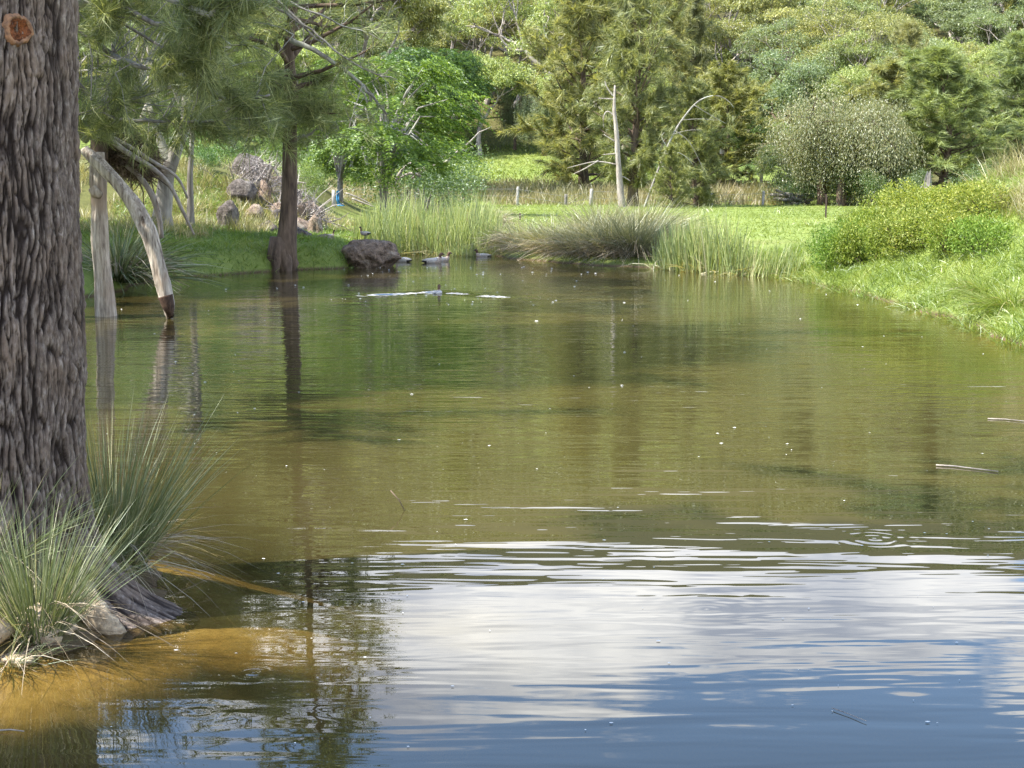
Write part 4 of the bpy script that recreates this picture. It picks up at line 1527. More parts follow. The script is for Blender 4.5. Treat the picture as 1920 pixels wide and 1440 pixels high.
# the sedge mound in the middle of the far shore
for i, (px, py, L, n, lx, lab) in enumerate([
        (985, 480, 0.85, 620, -0.10, 'brown sedge clump at the left end of the sedge mound'),
        (1040, 487, 0.92, 700, 0.0, 'brownish sedge clump second from the left in the sedge mound'),
        (1095, 491, 1.0, 760, 0.1, 'sedge clump left of the middle of the sedge mound'),
        (1150, 494, 1.08, 820, 0.15, 'tall sedge clump in the middle of the sedge mound'),
        (1200, 496, 1.12, 900, 0.25, 'largest sedge clump, its dead skirt dark above the water'),
        (1130, 478, 1.15, 700, 0.2, 'sedge clump at the back of the sedge mound'),
        (1215, 482, 1.15, 700, 0.4, 'windswept pale sedge clump at the right back of the sedge mound'),
        (905, 458, 0.85, 420, 0.05, 'small dark sedge clump behind the right end of the cattails')]):
    p = wat(px, py, 0.0)
    d = p[1] + 0.20
    b = np.array([(px - 960) / F_PX * d, d, max(gz((px - 960) / F_PX * d, d), 0.02)])
    tussock('sedge_clump', lab, 'sedge', b, int(n * 1.5), L * 1.12, 0.010, 0.95, 0.40, (lx, -0.05), 'sedge', 720, 'thatch', 0.66, 0.34, 110 + i, 'sedge clumps of the mound', 4, skirt=0.42)


def reed_bed(name, label, pix, n, L, w, seed, mat='reed', extra=0.15, back=1.6, lean=0.0):
    """upright reeds rooted along a stretch of shore given by pixels of its front edge"""
    rng = np.random.default_rng(seed)
    P = np.array([wat(px, py) for px, py in pix])
    q = rng.uniform(0, len(P) - 1, n)
    x = np.interp(q, np.arange(len(P)), P[:, 0])
    y = np.interp(q, np.arange(len(P)), P[:, 1]) + rng.uniform(0, 1, n) ** 1.3 * back + 0.05
    x = x + rng.normal(size=n) * 0.08
    z = np.maximum(height(x, y), -0.15)
    e = np.minimum(q, len(P) - 1 - q) / (len(P) - 1) * 2
    f = 0.55 + 0.45 * np.clip(e * 2.5, 0, 1)
    f = f * (0.85 + 0.3 * fbm(xyz(x * 1.3, y * 1.3), 2))
    c = np.array([x.mean(), y.mean(), 0.0])
    t = thing(name, label, 'reeds', c)
    D = np.stack([rng.normal(size=n) * 0.13 + lean, rng.normal(size=n) * 0.10, np.ones(n)], 1)
    g = Geo()
    g.add(*blades(np.stack([x, y, z], 1) - c, D, L * f * rng.uniform(0.55, 1.12, n), w * rng.uniform(0.6, 1.3, n), rng.uniform(0.0, 0.35, n) ** 1.5, 4, rng))
    obj('blades', g.mesh(name + '_blades', M[mat], True), t)
    k = int(n * extra)
    s = rng.integers(n, size=k)
    D = np.stack([rng.normal(size=k) * 0.7, rng.normal(size=k) * 0.4 - 0.2, np.ones(k) * 0.5], 1)
    g = Geo()
    g.add(*blades(np.stack([x[s], y[s], np.maximum(z[s], 0)], 1) - c, D, L * 0.5 * rng.uniform(0.4, 1.1, k), w * rng.uniform(0.6, 1.2, k), rng.uniform(0.3, 1.0, k), 3, rng))
    obj('dead_blades', g.mesh(name + '_dead_blades', M['straw'], True), t)
    return t


reed_bed('cattail_stand', 'dense stand of tall green cattails behind the big rock', [(668, 476), (720, 478), (780, 478), (840, 479), (900, 479), (938, 479)], 2300, 1.42, 0.020, 121, back=2.6)
reed_bed('cattail_stand', 'short lighter reeds at the right foot of the cattail stand', [(830, 481), (880, 481), (940, 480)], 700, 0.55, 0.014, 122, back=0.9)
reed_bed('reed_bed', 'sparse green reeds right of the sedge mound', [(1240, 506), (1290, 510), (1350, 515), (1420, 519)], 850, 1.28, 0.020, 123, back=1.0)
reed_bed('reed_bed', 'low dark green rushes leaning at the right end of the reeds', [(1370, 517), (1420, 520), (1470, 523), (1500, 525)], 480, 0.66, 0.014, 124, back=0.7, lean=0.15)


# ------------------------------------------------------------------ grass
def in_view(x, y, m=1.05):
    return np.abs(x) < y * 960 / F_PX * m + 0.6


def grass(name, label, xr, yr, n, L, w, mat, keep, seed, tilt=0.35, droop=0.4, seg=2, cat='grass'):
    rng = np.random.default_rng(seed)
    x = rng.uniform(*xr, n)
    y = rng.uniform(*yr, n)
    sd = shore_sd(x, y)
    k = (sd > -0.14) & in_view(x, y) & keep(x, y, sd)
    x, y, sd = x[k], y[k], sd[k]
    m = len(x)
    z = np.maximum(height(x, y), -0.05)
    lv = 0.7 + 0.6 * sstep(-0.4, 0.5, fbm(xyz(x * 0.9, y * 0.9, seed), 2))
    ln = L * lv * rng.uniform(0.5, 1.2, m)
    D = np.stack([rng.normal(size=m) * tilt, rng.normal(size=m) * tilt, np.ones(m)], 1)
    D += np.stack([fbm(xyz(x * 1.7, y * 1.7, 2.0), 2), fbm(xyz(x * 1.7, y * 1.7, 8.0), 2), np.zeros(m)], 1) * 0.8
    g = Geo()
    g.add(*blades(np.stack([x, y, z - 0.01], 1), D, ln, w * rng.uniform(0.6, 1.4, m), droop * rng.uniform(0.3, 1.5, m), seg, rng))
    o = obj(name, g.mesh(name, M[mat], True))
    o['kind'] = 'stuff'
    o['label'] = label
    o['category'] = cat
    return o


grass('meadow_grass', 'short bright green grass covering the paddock', (-16, 24), (24, 82), 140000, 0.13, 0.017, 'meadow',
      lambda x, y, sd: (sd > 0.05) & (RNG.uniform(size=x.shape) < np.clip(46 / y, 0, 1)) & ~((x < -4.6) & (y < 60)) & ~((x > 4.6) & (y < 24)), 131, 0.8, 0.4, 2)
grass('right_bank_grass', 'lush bright grass covering the right bank down to the water', (3.6, 11), (10, 28), 100000, 0.27, 0.009, 'lush', lambda x, y, sd: (x > 3.6) & (y > 11), 132, 0.5, 0.6, 3)
grass('left_bank_grass', 'dense green grass overhanging the edge of the left bank', (-9, -2.2), (24.5, 37), 46000, 0.19, 0.011, 'bankgrass', lambda x, y, sd: (sd < 6), 133, 0.45, 0.6, 3)
grass('slope_grass', 'grass on the open slope below the white-trunked gum', (-12, 12), (80, 120), 24000, 0.24, 0.055, 'meadow', lambda x, y, sd: np.abs(x) < 9, 134, 0.5, 0.4, 2)
grass('fence_weeds', 'strip of tall dry weeds along the fence line', (-16, 14), (76.5, 86), 20000, 0.85, 0.030, 'weeds', lambda x, y, sd: fbm(xyz(x * 0.35, y * 0.3), 2) > -0.28, 135, 0.22, 0.3, 3)
grass('straw_grass', 'tall straw-coloured grass on top of the right bank', (5.6, 11), (13, 24), 42000, 0.62, 0.007, 'straw', lambda x, y, sd: (sd > 1.15 + 0.12 * (y - 15)) & (fbm(xyz(x * 0.8, y * 0.5, 4), 2) > -0.2), 136, 0.25, 0.35, 3)
grass('straw_grass', 'tall straw-coloured grass among the rocks of the left bank', (-12, -3.6), (27.5, 42), 40000, 0.42, 0.011, 'straw', lambda x, y, sd: (sd > 1.8) & (fbm(xyz(x * 0.9, y * 0.9, 6), 2) > 0.06), 137, 0.25, 0.3, 3)


# ------------------------------------------------------------------ rocks
import bmesh


def rock_material(name, lo, hi, lichen):
    m, nt, N, L, out = newmat(name)
    oc = N('ShaderNodeTexCoord').outputs['Object']
    n1 = tex_noise(nt, 9, 7, 0.7, oc)
    n2 = tex_noise(nt, 3, 4, 0.6, oc, loc=(5, 5, 5))
    v = N('ShaderNodeTexVoronoi')
    v.feature = 'DISTANCE_TO_EDGE'
    v.inputs['Scale'].default_value = 5
    wv = N('ShaderNodeMix')
    wv.data_type = 'VECTOR'
    L(oc, v.inputs['Vector'])
    c = ramp(nt, n1, [(0.32, lo), (0.65, hi)])
    c = mixc(nt, ramp(nt, n2, [(0.52, (0, 0, 0)), (0.66, (0.8, 0.8, 0.8))]), c, lichen)
    p = N('ShaderNodeBsdfPrincipled')
    p.inputs['Roughness'].default_value = 0.92
    p.inputs['Specular IOR Level'].default_value = 0.2
    L(c, p.inputs['Base Color'])
    bp = N('ShaderNodeBump')
    bp.inputs['Distance'].default_value = 0.16
    L(n1, bp.inputs['Height'])
    L(bp.outputs[0], p.inputs['Normal'])
    L(p.outputs[0], out.inputs[0])
    return m


M['rock'] = rock_material('rock_grey', (0.05, 0.04, 0.035), (0.21, 0.18, 0.158), (0.29, 0.26, 0.225))
M['rock_red'] = rock_material('rock_reddish', (0.095, 0.066, 0.048), (0.40, 0.30, 0.225), (0.50, 0.42, 0.33))


def rock_mesh(seed, sub=4, rough=0.30):
    bm = bmesh.new()
    bmesh.ops.create_icosphere(bm, subdivisions=sub, radius=1.0)
    V = np.array([v.co[:] for v in bm.verts])
    F = np.array([[v.index for v in f.verts] for f in bm.faces])
    bm.free()
    o = seed * 3.7
    # flat broken faces, then roughness
    rng = np.random.default_rng(seed)
    for k in range(13):
        n = rdir(1, rng)[0]
        dcut = rng.uniform(0.62, 0.9)
        s = V @ n
        V = V - np.where(s > dcut, (s - dcut) * 0.96, 0)[:, None] * n
    V = V * (1 + rough * fbm(V * 1.3 + o, 3))[:, None]
    cr = np.abs(pnoise(V * np.array([3.0, 3.0, 4.5]) + o + 9))
    V = V * (1 + 0.05 * fbm(V * 7 + o, 3) - 0.10 * np.exp(-cr * 12))[:, None]
    V[:, 2] = np.maximum(V[:, 2], -0.75)
    return V, F


def boulder(label, px, top, wpx, d, dep=0.8, mat='rock', seed=1, sub=4, loc=None, h=None, w=None, rz=0.0, group=None, tilt=0.0):
    g = on_ground(px, d) if loc is None else np.array(loc)
    w = w or wpx / F_PX * d
    if h is None:
        h = at(px, top, d)[2] - g[2]
    V, F = rock_mesh(seed, sub)
    V = V / np.abs(V[:, :2]).max() * np.array([1, 1, 1])
    V[:, 2] = (V[:, 2] - V[:, 2].min()) / np.ptp(V[:, 2])
    V = V * np.array([w * 0.5, w * 0.5 * dep, h + 0.18])
    V[:, 2] -= 0.18
    me = mesh_np('boulder', V, F, np.full(len(F), 3), M[mat], True)
    o = obj('boulder', me, None, g)
    o.rotation_euler = (0, tilt, rz)
    return tag(o, label, 'rock', group)


p = wat(693, 502)
boulder('largest rock, rough and reddish, jutting into the water where the duck stands', 693, 448, 116, 28.6, 0.75, 'rock_red', 8, 5, loc=(p[0], p[1] + 0.30, 0.0), h=0.52, w=1.22, rz=0.3)
boulder('tall rounded rock leaning right beside the thin pale trunk', 428, 372, 62, 32.2, 0.8, 'rock', 12, 4, rz=1.2, tilt=0.25)
boulder('dark rock left of the slim bank trunk', 500, 412, 62, 31.6, 0.9, 'rock', 13, 4, rz=2.0)
boulder('low dark rock just right of the slim bank trunk', 566, 424, 46, 30.6, 0.9, 'rock', 14, 4, rz=0.7)
boulder('low brown rock between the slim trunk and the largest rock', 607, 438, 52, 30.2, 0.9, 'rock_red', 15, 4, rz=2.9)
boulder('angular rock above the low brown rock at the paddock edge', 592, 400, 36, 34.0, 0.9, 'rock_red', 16, 4, rz=1.1)
_rng = np.random.default_rng(140)
for i, (px, d, h) in enumerate([(455, 36, .45), (478, 35, .4), (500, 36.5, .5), (522, 35.5, .45), (545, 36, .5), (562, 35, .4), (468, 38, .5), (492, 39, .55), (515, 40, .5), (540, 39, .6), (485, 41, .5), (575, 37, .4)]):
    g = on_ground(px, d)
    boulder('grey broken rock in the pile on the scrubby slope behind the slim bank trunk', px, 0, 0, d, _rng.uniform(0.7, 1.1), 'rock_red' if i % 3 else 'rock', 20 + i, 3, loc=g, h=h * _rng.uniform(0.5, 1.25), w=_rng.uniform(0.45, 1.1), rz=_rng.uniform(0, 6), group='rocks piled behind the bank', tilt=_rng.uniform(-.3, .3))


# ------------------------------------------------------------------ dead timber
def rough_log(pix, d, rpx, mat, sides=22, amp=0.10, up=5, seed=0, ragged_end=False, sub=7):
    """a weathered log following photo pixels, radii given in photo pixels"""
    dd = np.array(d if hasattr(d, '__len__') else [d] * len(pix), float)
    P = np.array([at(px, py, q) for (px, py), q in zip(pix, dd)])
    k = (len(P) - 1) * sub + 1
    t = np.linspace(0, len(P) - 1, k)
    Q = np.stack([np.interp(t, np.arange(len(P)), P[:, i]) for i in range(3)], 1)
    for _ in range(4):
        S = Q.copy()
        S[1:-1] = Q[:-2] * .25 + Q[1:-1] * .5 + Q[2:] * .25
        Q = S
    r = np.interp(t, np.arange(len(P)), np.array(rpx) * dd / F_PX)
    g = Geo()
    g.tube(Q, r, sides, True)
    V = g.V[0]
    ax = np.repeat(Q, sides, 0)
    o = V - ax
    ang = np.tile(np.linspace(0, 6.283, sides, endpoint=False), k)
    lon = np.repeat(np.cumsum(np.concatenate([[0], np.linalg.norm(np.diff(Q, axis=0), axis=1)])), sides)
    nn = fbm(np.stack([np.cos(ang) * 1.6, np.sin(ang) * 1.6, lon * 1.1 + seed], -1), 3) * amp * 2 + fbm(np.stack([np.cos(ang) * 6, np.sin(ang) * 6, lon * 1.5 + seed], -1), 2) * amp * 0.8
    V = ax + o * (1 + nn)[:, None]
    if ragged_end:
        e = np.arange((k - 1) * sides, k * sides)
        for ring in range(3):
            e2 = e - ring * sides
            V[e2] += unit(Q[-1] - Q[-2]) * (RNG.uniform(-0.06, 0.05, (sides, 1)) * (1 - ring / 3))
    g.V[0] = V
    return g


def dead_timber():
    base = wat(198, 598)
    t = thing('dead_tree', 'pale upright dead trunk standing in the water beside the thick trunk', 'dead tree', base)
    g = rough_log([(199, 625), (198, 590), (193, 520), (188, 450), (186, 390), (185, 330), (184, 285)], 18.3, [21, 18, 16, 17, 15, 16, 11], M['dead_wood'], amp=0.2, sub=12)
    o = obj('trunk', g.mesh('dead_trunk', M['dead_wood']), t); o.location = -base
    g = rough_log([(186, 300), (186, 262), (180, 232), (172, 195)], 18.5, [16, 15, 13, 12], M['bark_dark'])
    o = obj('upper_trunk', g.mesh('upper_trunk', M['bark_dark']), t); o.location = -base
    o['label'] = 'dark barked upper part of the dead trunk'
    g = rough_log([(172, 352), (180, 362), (190, 368)], 18.15, [8, 10, 6], M['dead_wood'], 14, 0.2)
    o = obj('stub', g.mesh('stub', M['dead_wood']), t); o.location = -base
    b2 = at(318, 590, 17.9)
    t = thing('broken_limb', 'curved pale dead limb arching down into the water, broken at its tip', 'dead branch', b2)
    g = rough_log([(158, 282), (182, 303), (215, 335), (250, 380), (276, 430), (293, 480), (305, 530), (316, 572), (318, 598)], [18.3, 18.2, 18.1, 18.0, 17.9, 17.9, 17.9, 17.9, 17.9], [9, 12, 11, 14, 16, 14, 15, 12, 6], M['dead_wood'], amp=0.22, seed=4, ragged_end=True, sub=10)
    o = obj('limb', g.mesh('broken_limb', M['dead_wood']), t); o.location = -b2
    g = rough_log([(309, 555), (315, 575), (320, 594)], [17.84, 17.84, 17.86], [13, 11, 5], M['bark_dark'], 16, 0.22, seed=8, ragged_end=True)
    o = obj('rotten_tip', g.mesh('rotten_tip', M['rotten']), t); o.location = -b2
    for i, (pix, r, lab) in enumerate([([(200, 256), (235, 285), (285, 312), (320, 345), (342, 395), (364, 440)], [5, 5, 4.5, 4, 3.5, 2], 'long thin bare branch trailing from the debris towards the thin pale trunk'),
                                       ([(195, 250), (240, 272), (300, 312), (335, 330), (352, 372)], [4, 4, 3.5, 3, 2], 'thin forked bare branch lying over the flood debris'),
                                       ([(228, 305), (262, 328), (288, 368), (300, 410), (303, 446)], [4, 5, 6, 5.5, 5], 'thin curved pale branch hanging down right of the broken limb')]):
        g = rough_log(pix, 18.4 + 0.1 * i, r, M['dead_limb'], 8, 0.08, seed=i, sub=4)
        c = at(*pix[0], 18.4)
        o = obj('dead_branch', g.mesh('dead_branch', M['dead_limb']), None)
        tag(o, lab, 'dead branch')
    # twigs and bark left hanging by a flood
    rng = np.random.default_rng(150)
    n = 4200
    c = at(238, 288, 18.75)
    q = rdir(n, rng) * rng.uniform(0, 1, (n, 1)) ** 0.5 * np.array([0.40, 0.25, 0.29])
    q[:, 2] -= 0.35 * q[:, 0]
    D = unit(rng.normal(size=(n, 3)) * np.array([1, 0.6, 0.7]) + np.array([0.4, 0, -0.35]))
    g = Geo()
    g.add(*needles(q, D, rng.uniform(0.08, 0.34, n), rng.uniform(0.006, 0.018, n), 0.05, rng))
    for i in range(26):
        b = q[rng.integers(n)]
        sp, _ = path(b, D[rng.integers(n)], rng.uniform(0.25, 0.6), 4, 0.2, rng)
        g.tube(sp, np.linspace(0.012, 0.004, 5), 4)
    o = obj('flood_debris', g.mesh('flood_debris', M['debris'], False), None, c)
    tag(o, 'brown tangle of twigs caught between the dead trunk and bare branches', 'debris')
    # the bare grey trunk in the paddock
    d = 70.0
    base = at(1166, 396, d)
    base[2] = gz(base[0], d) - 0.1
    t = thing('dead_tree', 'bare grey dead trunk with broken side limbs standing in the paddock', 'dead tree', base)
    g = rough_log([(1168, 402), (1163, 352), (1159, 300), (1156, 245), (1151, 205), (1153, 160)], d, [7.5, 5.6, 4.6, 4.0, 3.4, 1.6], M['dead_limb'], 14, 0.2, seed=9)
    o = obj('trunk', g.mesh('grey_trunk', M['dead_limb']), t); o.location = -base
    for pix in ([(1157, 309), (1122, 301), (1090, 308), (1064, 315)], [(1122, 301), (1098, 316), (1076, 326)], [(1154, 266), (1132, 252)], [(1152, 218), (1138, 205), (1130, 220), (1132, 240)], [(1151, 182), (1138, 165), (1134, 152)], [(1152, 186), (1122, 184)], [(1157, 288), (1130, 290)], [(1160, 330), (1172, 332), (1182, 340)]):
        g = rough_log(pix, d, np.linspace(1.7, 0.7, len(pix)), M['dead_limb'], 6, 0.05, sub=4)
        o = obj('limb', g.mesh('grey_limb', M['dead_limb']), t); o.location = -base
    # young casuarina with a pale leaning stem
    d = 69.0
    base = on_ground(1210, d)
    t = thing('leaning_casuarina', 'pale leaning stem arching to the right with thin drooping bare branches', 'tree', base)
    g = rough_log([(1206, 395), (1224, 345), (1245, 290), (1262, 250), (1285, 215), (1310, 186), (1345, 176), (1368, 190), (1376, 202)], d, [2.2, 2.1, 1.9, 1.8, 1.6, 1.3, 0.9, 0.6, 0.4], M['bark_grey'], 8, 0.06, sub=4)
    o = obj('trunk', g.mesh('leaning_stem', M['bark_grey']), t); o.location = -base
    tips, dirs = [], []
    sg = Geo()
    for pix in ([(1240, 312), (1262, 318), (1274, 345), (1270, 350)], [(1262, 252), (1290, 243), (1316, 244)], [(1266, 245), (1292, 262), (1310, 298), (1320, 322)], [(1278, 225), (1315, 222), (1345, 226)], [(1300, 196), (1330, 215), (1362, 232)], [(1245, 290), (1268, 282), (1290, 296), (1300, 310)], [(1232, 322), (1255, 345), (1290, 355)], [(1250, 275), (1238, 255), (1246, 248)]):
        g = rough_log(pix, d - 0.2, np.linspace(0.7, 0.35, len(pix)), M['dead_limb'], 5, 0.03, sub=4)
        o = obj('limb', g.mesh('arching_limb', M['bark_grey']), t); o.location = -base
        for k in range(5):
            tips.append(at(pix[-1][0] + RNG.normal() * 10, pix[-1][1] + RNG.normal() * 8, d) - base)
            dirs.append(unit(RNG.normal(size=3) + np.array([0.3, 0, -0.2])))
    add_tufts(sg, tips, dirs, 30, 0.42, 0.024, np.random.default_rng(3))
    o = obj('crown', sg.mesh('leaning_needles', M['cas'], False), t)
    # fallen white branches
    d = 58.0
    for i, (pix, r, lab) in enumerate([([(735, 352), (748, 325), (765, 306), (790, 300), (812, 308)], 3.2, 'thick arched grey branch at the left of the fallen white branches'),
                                       ([(765, 312), (785, 292), (802, 288), (815, 296)], 2.4, 'short bent white branch on top of the fallen branches'),
                                       ([(772, 335), (800, 312), (835, 308), (858, 282), (880, 268), (898, 248)], 2.6, 'longest white fallen branch reaching up to the right'),
                                       ([(800, 312), (812, 296), (840, 290), (862, 284)], 1.6, 'thin white twig crossing the longest fallen branch'),
                                       ([(790, 330), (770, 322), (745, 336), (728, 345)], 3.0, 'low grey fallen limb at the base of the white branches'),
                                       ([(812, 352), (830, 345), (850, 344), (862, 338)], 1.8, 'bare white branch lying across the top of the left fence post'),
                                       ([(660, 372), (680, 380), (702, 388)], 2.2, 'fallen grey rail leaning in the grass right of the blue cloth'),
                                       ([(648, 362), (672, 370), (698, 384)], 1.6, 'second thinner grey rail beside the fallen rail')]):
        dq = 76.0 if 'fence' in lab else (46.0 if 'rail' in lab else d)
        g = rough_log(pix, dq, np.linspace(r, r * 0.5, len(pix)), M['dead_limb'], 7, 0.08, seed=i, sub=4)
        if 'longest' in lab or 'thick' in lab:
            for k in range(7):
                q = pix[1 + k % (len(pix) - 1)]
                e = (q[0] + RNG.normal() * 14, q[1] + RNG.uniform(-16, 10))
                gg = rough_log([q, ((q[0] + e[0]) / 2 + RNG.normal() * 2, (q[1] + e[1]) / 2 + RNG.normal() * 2), e], dq, [1.2, 0.9, 0.5], M['dead_limb'], 5, 0.03, sub=3)
                g.add(np.concatenate(gg.V), np.concatenate(gg.L), np.concatenate(gg.T))
        o = obj('fallen_branch', g.mesh('fallen_branch', M['dead_limb']), None)
        tag(o, lab, 'dead branch')
    # stump on the right bank
    d = 34.0
    b = on_ground(1722, d)
    hz = at(1722, 332, d)[2] - b[2]
    a = np.linspace(0, 6.283, 26, endpoint=False)
    g = Geo()
    rows = []
    top = hz * (0.72 + 0.28 * np.clip(np.cos(a - 0.4), 0, 1) ** 3 + 0.10 * RNG.normal(size=26))
    for f in np.linspace(0, 1, 9):
        rr = 0.23 * (1.25 - 0.35 * f) * (1 + 0.12 * np.sin(a * 5) + 0.05 * RNG.normal(size=26))
        rows.append(np.stack([np.cos(a) * rr, np.sin(a) * rr, top * f], 1))
    for f in (0.9, 0.5):
        rows.append(np.stack([np.cos(a) * 0.11, np.sin(a) * 0.11, top * f], 1))
    V = np.concatenate(rows)
    F = [[i * 26 + j, i * 26 + (j + 1) % 26, (i + 1) * 26 + (j + 1) % 26, (i + 1) * 26 + j] for i in range(len(rows) - 1) for j in range(26)]
    g.add(V, F, np.full(len(F), 4))
    o = obj('tree_stump', g.mesh('tree_stump', M['bark_grey'], False), None, b)
    tag(o, 'jagged grey tree stump rising behind the bushes of the right bank', 'stump')
    # heap of old logs by the hollow
    d = 77.0
    b = on_ground(1485, d)
    t = thing('log_heap', 'heap of grey brown old logs at the paddock edge left of the pale drooping tree', 'log pile', b)
    rng = np.random.default_rng(160)
    for i in range(16):
        c = np.array([rng.uniform(-0.8, 0.9), rng.uniform(-0.4, 0.4), rng.uniform(0.05, 0.55)])
        dd = unit(np.array([1, rng.normal() * 0.4, rng.normal() * 0.25]))
        L = rng.uniform(0.5, 1.5)
        g = Geo()
        g.tube(np.array([c - dd * L / 2, c + rng.normal(size=3) * 0.05, c + dd * L / 2]), [0.07, 0.08, 0.05], 8, True, 0.06)
        obj('log', g.mesh('log', M['bark_grey']), t)


M['rotten'] = bark_mat('rotten_wood', (0.10, 0.06, 0.04), (0.018, 0.012, 0.009), 30, (1, 1, 0.3), 0.02)
dead_timber()


# ------------------------------------------------------------------ fence
def fence():
    posts = [(811, 350, 386, 7.5, 'grey fence post under the lying white branch, leftmost of the fence'), (970, 350, 386, 5.5, 'slim pale fence post in front of the grass slope'),
             (1060, 364, 385, 6, 'short brown fence post half hidden in dry weeds'), (1107, 354, 386, 7, 'pale fence post left of the bare grey trunk'),
             (1331, 362, 388, 7.5, 'white fence post right of the ground-sweeping casuarina'), (1427, 358, 384, 5, 'thin pale fence post, rightmost by the log heap'), (1402, 346, 372, 3, 'faint thin post behind the fence by the dark scrub')]
    pts = []
    for i, (px, top, bot, w, lab) in enumerate(posts):
        d = 75.5 if i < 6 else 84.0
        b = on_ground(px, d)
        h = at(px, top, d)[2] - b[2]
        g = Geo()
        r = w / 2 / F_PX * d
        g.tube(np.array([[0, 0, -0.3], [0, 0, h * 0.5], [0.01, 0, h - 0.03], [0.01, 0, h]]), [r, r, r * 0.95, r * 0.75], 10, True, 0.05)
        o = obj('fence_post', g.mesh('fence_post', M['post'] if i != 2 else M['bark_grey']), None, b)
        tag(o, lab, 'fence post', 'posts of the paddock fence')
        o.rotation_euler = (0, RNG.normal() * 0.03, 0)
        if i < 6:
            pts.append(b + np.array([0, -r - 0.01, h]))
    for k, dz in enumerate((0.12, 0.45)):
        g = Geo()
        P = [pts[0] + np.array([-7, 0.5, -dz])] + [q - np.array([0, 0, dz]) for q in pts] + [pts[-1] + np.array([5, 0.5, -dz])]
        g.tube(np.array(P), 0.006, 4)
        o = obj('fence_wire', g.mesh('fence_wire', M['wire']))
        tag(o, ('upper' if k == 0 else 'lower') + ' wire strung along the paddock fence posts', 'wire')
    for px, top, d, lab in ((975, 399, 47, 'thin dark steel stake behind the left end of the sedge mound'), (1545, 364, 50, 'tall thin dark steel stake at the right of the paddock'), (910, 386, 52, 'short dark stake behind the dark sedge clump'), (835, 384, 52, 'dark stake rising behind the cattails')):
        b = on_ground(px, d)
        h = at(px, top, d)[2] - b[2]
        g = Geo()
        for a, bq in (((-.028, 0), (.028, 0)), ((0, 0), (0, .03))):
            c = np.array([[a[0], a[1] - .004, -.2], [bq[0], bq[1] - .004, -.2], [bq[0], bq[1] + .004, -.2], [a[0], a[1] + .004, -.2]]) if a[1] == bq[1] else np.array([[-.004, a[1], -.2], [.004, a[1], -.2], [.004, bq[1], -.2], [-.004, bq[1], -.2]])
            up = c.copy(); up[:, 2] = h
            g.add(np.concatenate([c, up]), [[0, 1, 5, 4], [1, 2, 6, 5], [2, 3, 7, 6], [3, 0, 4, 7], [4, 5, 6, 7]], [4] * 5)
        o = obj('steel_stake', g.mesh('steel_stake', M['steel'], False), None, b)
        tag(o, lab, 'stake')
    # white post with a blue cloth
    d = 50.0
    b = on_ground(628, d)
    g = Geo()
    h = at(628, 356, d)[2] - b[2]
    g.tube(np.array([[0, 0, -.2], [0, 0, h * .6], [0, 0, h]]), [0.07, 0.065, 0.055], 9, True, 0.03)
    tag(obj('fence_post', g.mesh('stub_post', M['post']), None, b), 'short white post beside the blue cloth left of the cattails', 'post')
    n = 14
    u, v = np.meshgrid(np.linspace(0, 1, n), np.linspace(0, 1, n))
    X = (u - 0.5) * 0.11 * (1 - 0.2 * v) + 0.10 * (v - 0.6) ** 2 + 0.16 * np.clip(0.25 - v, 0, 1) * u * 4
    Yd = -0.10 + 0.03 * np.sin(u * 9 + v * 4) + 0.02 * np.sin(v * 11)
    Z = h * 0.9 * v + 0.02
    V = np.stack([X + 0.14, Yd, Z], -1).reshape(-1, 3)
    V2 = V + np.array([0, 0.012, 0])
    i = (np.arange(n - 1)[:, None] * n + np.arange(n - 1)[None]).ravel()
    f = np.stack([i, i + 1, i + n + 1, i + n], -1)
    g = Geo()
    g.add(np.concatenate([V, V2]), np.concatenate([f, f[:, ::-1] + n * n]), np.full(2 * len(f), 4))
    tag(obj('blue_cloth', g.mesh('blue_cloth', M['blue']), None, b), 'crumpled bright blue cloth hanging by the white post', 'cloth')


M['blue'] = plain_mat('blue_cloth', (0.045, 0.20, 0.36), 0.8)
fence()

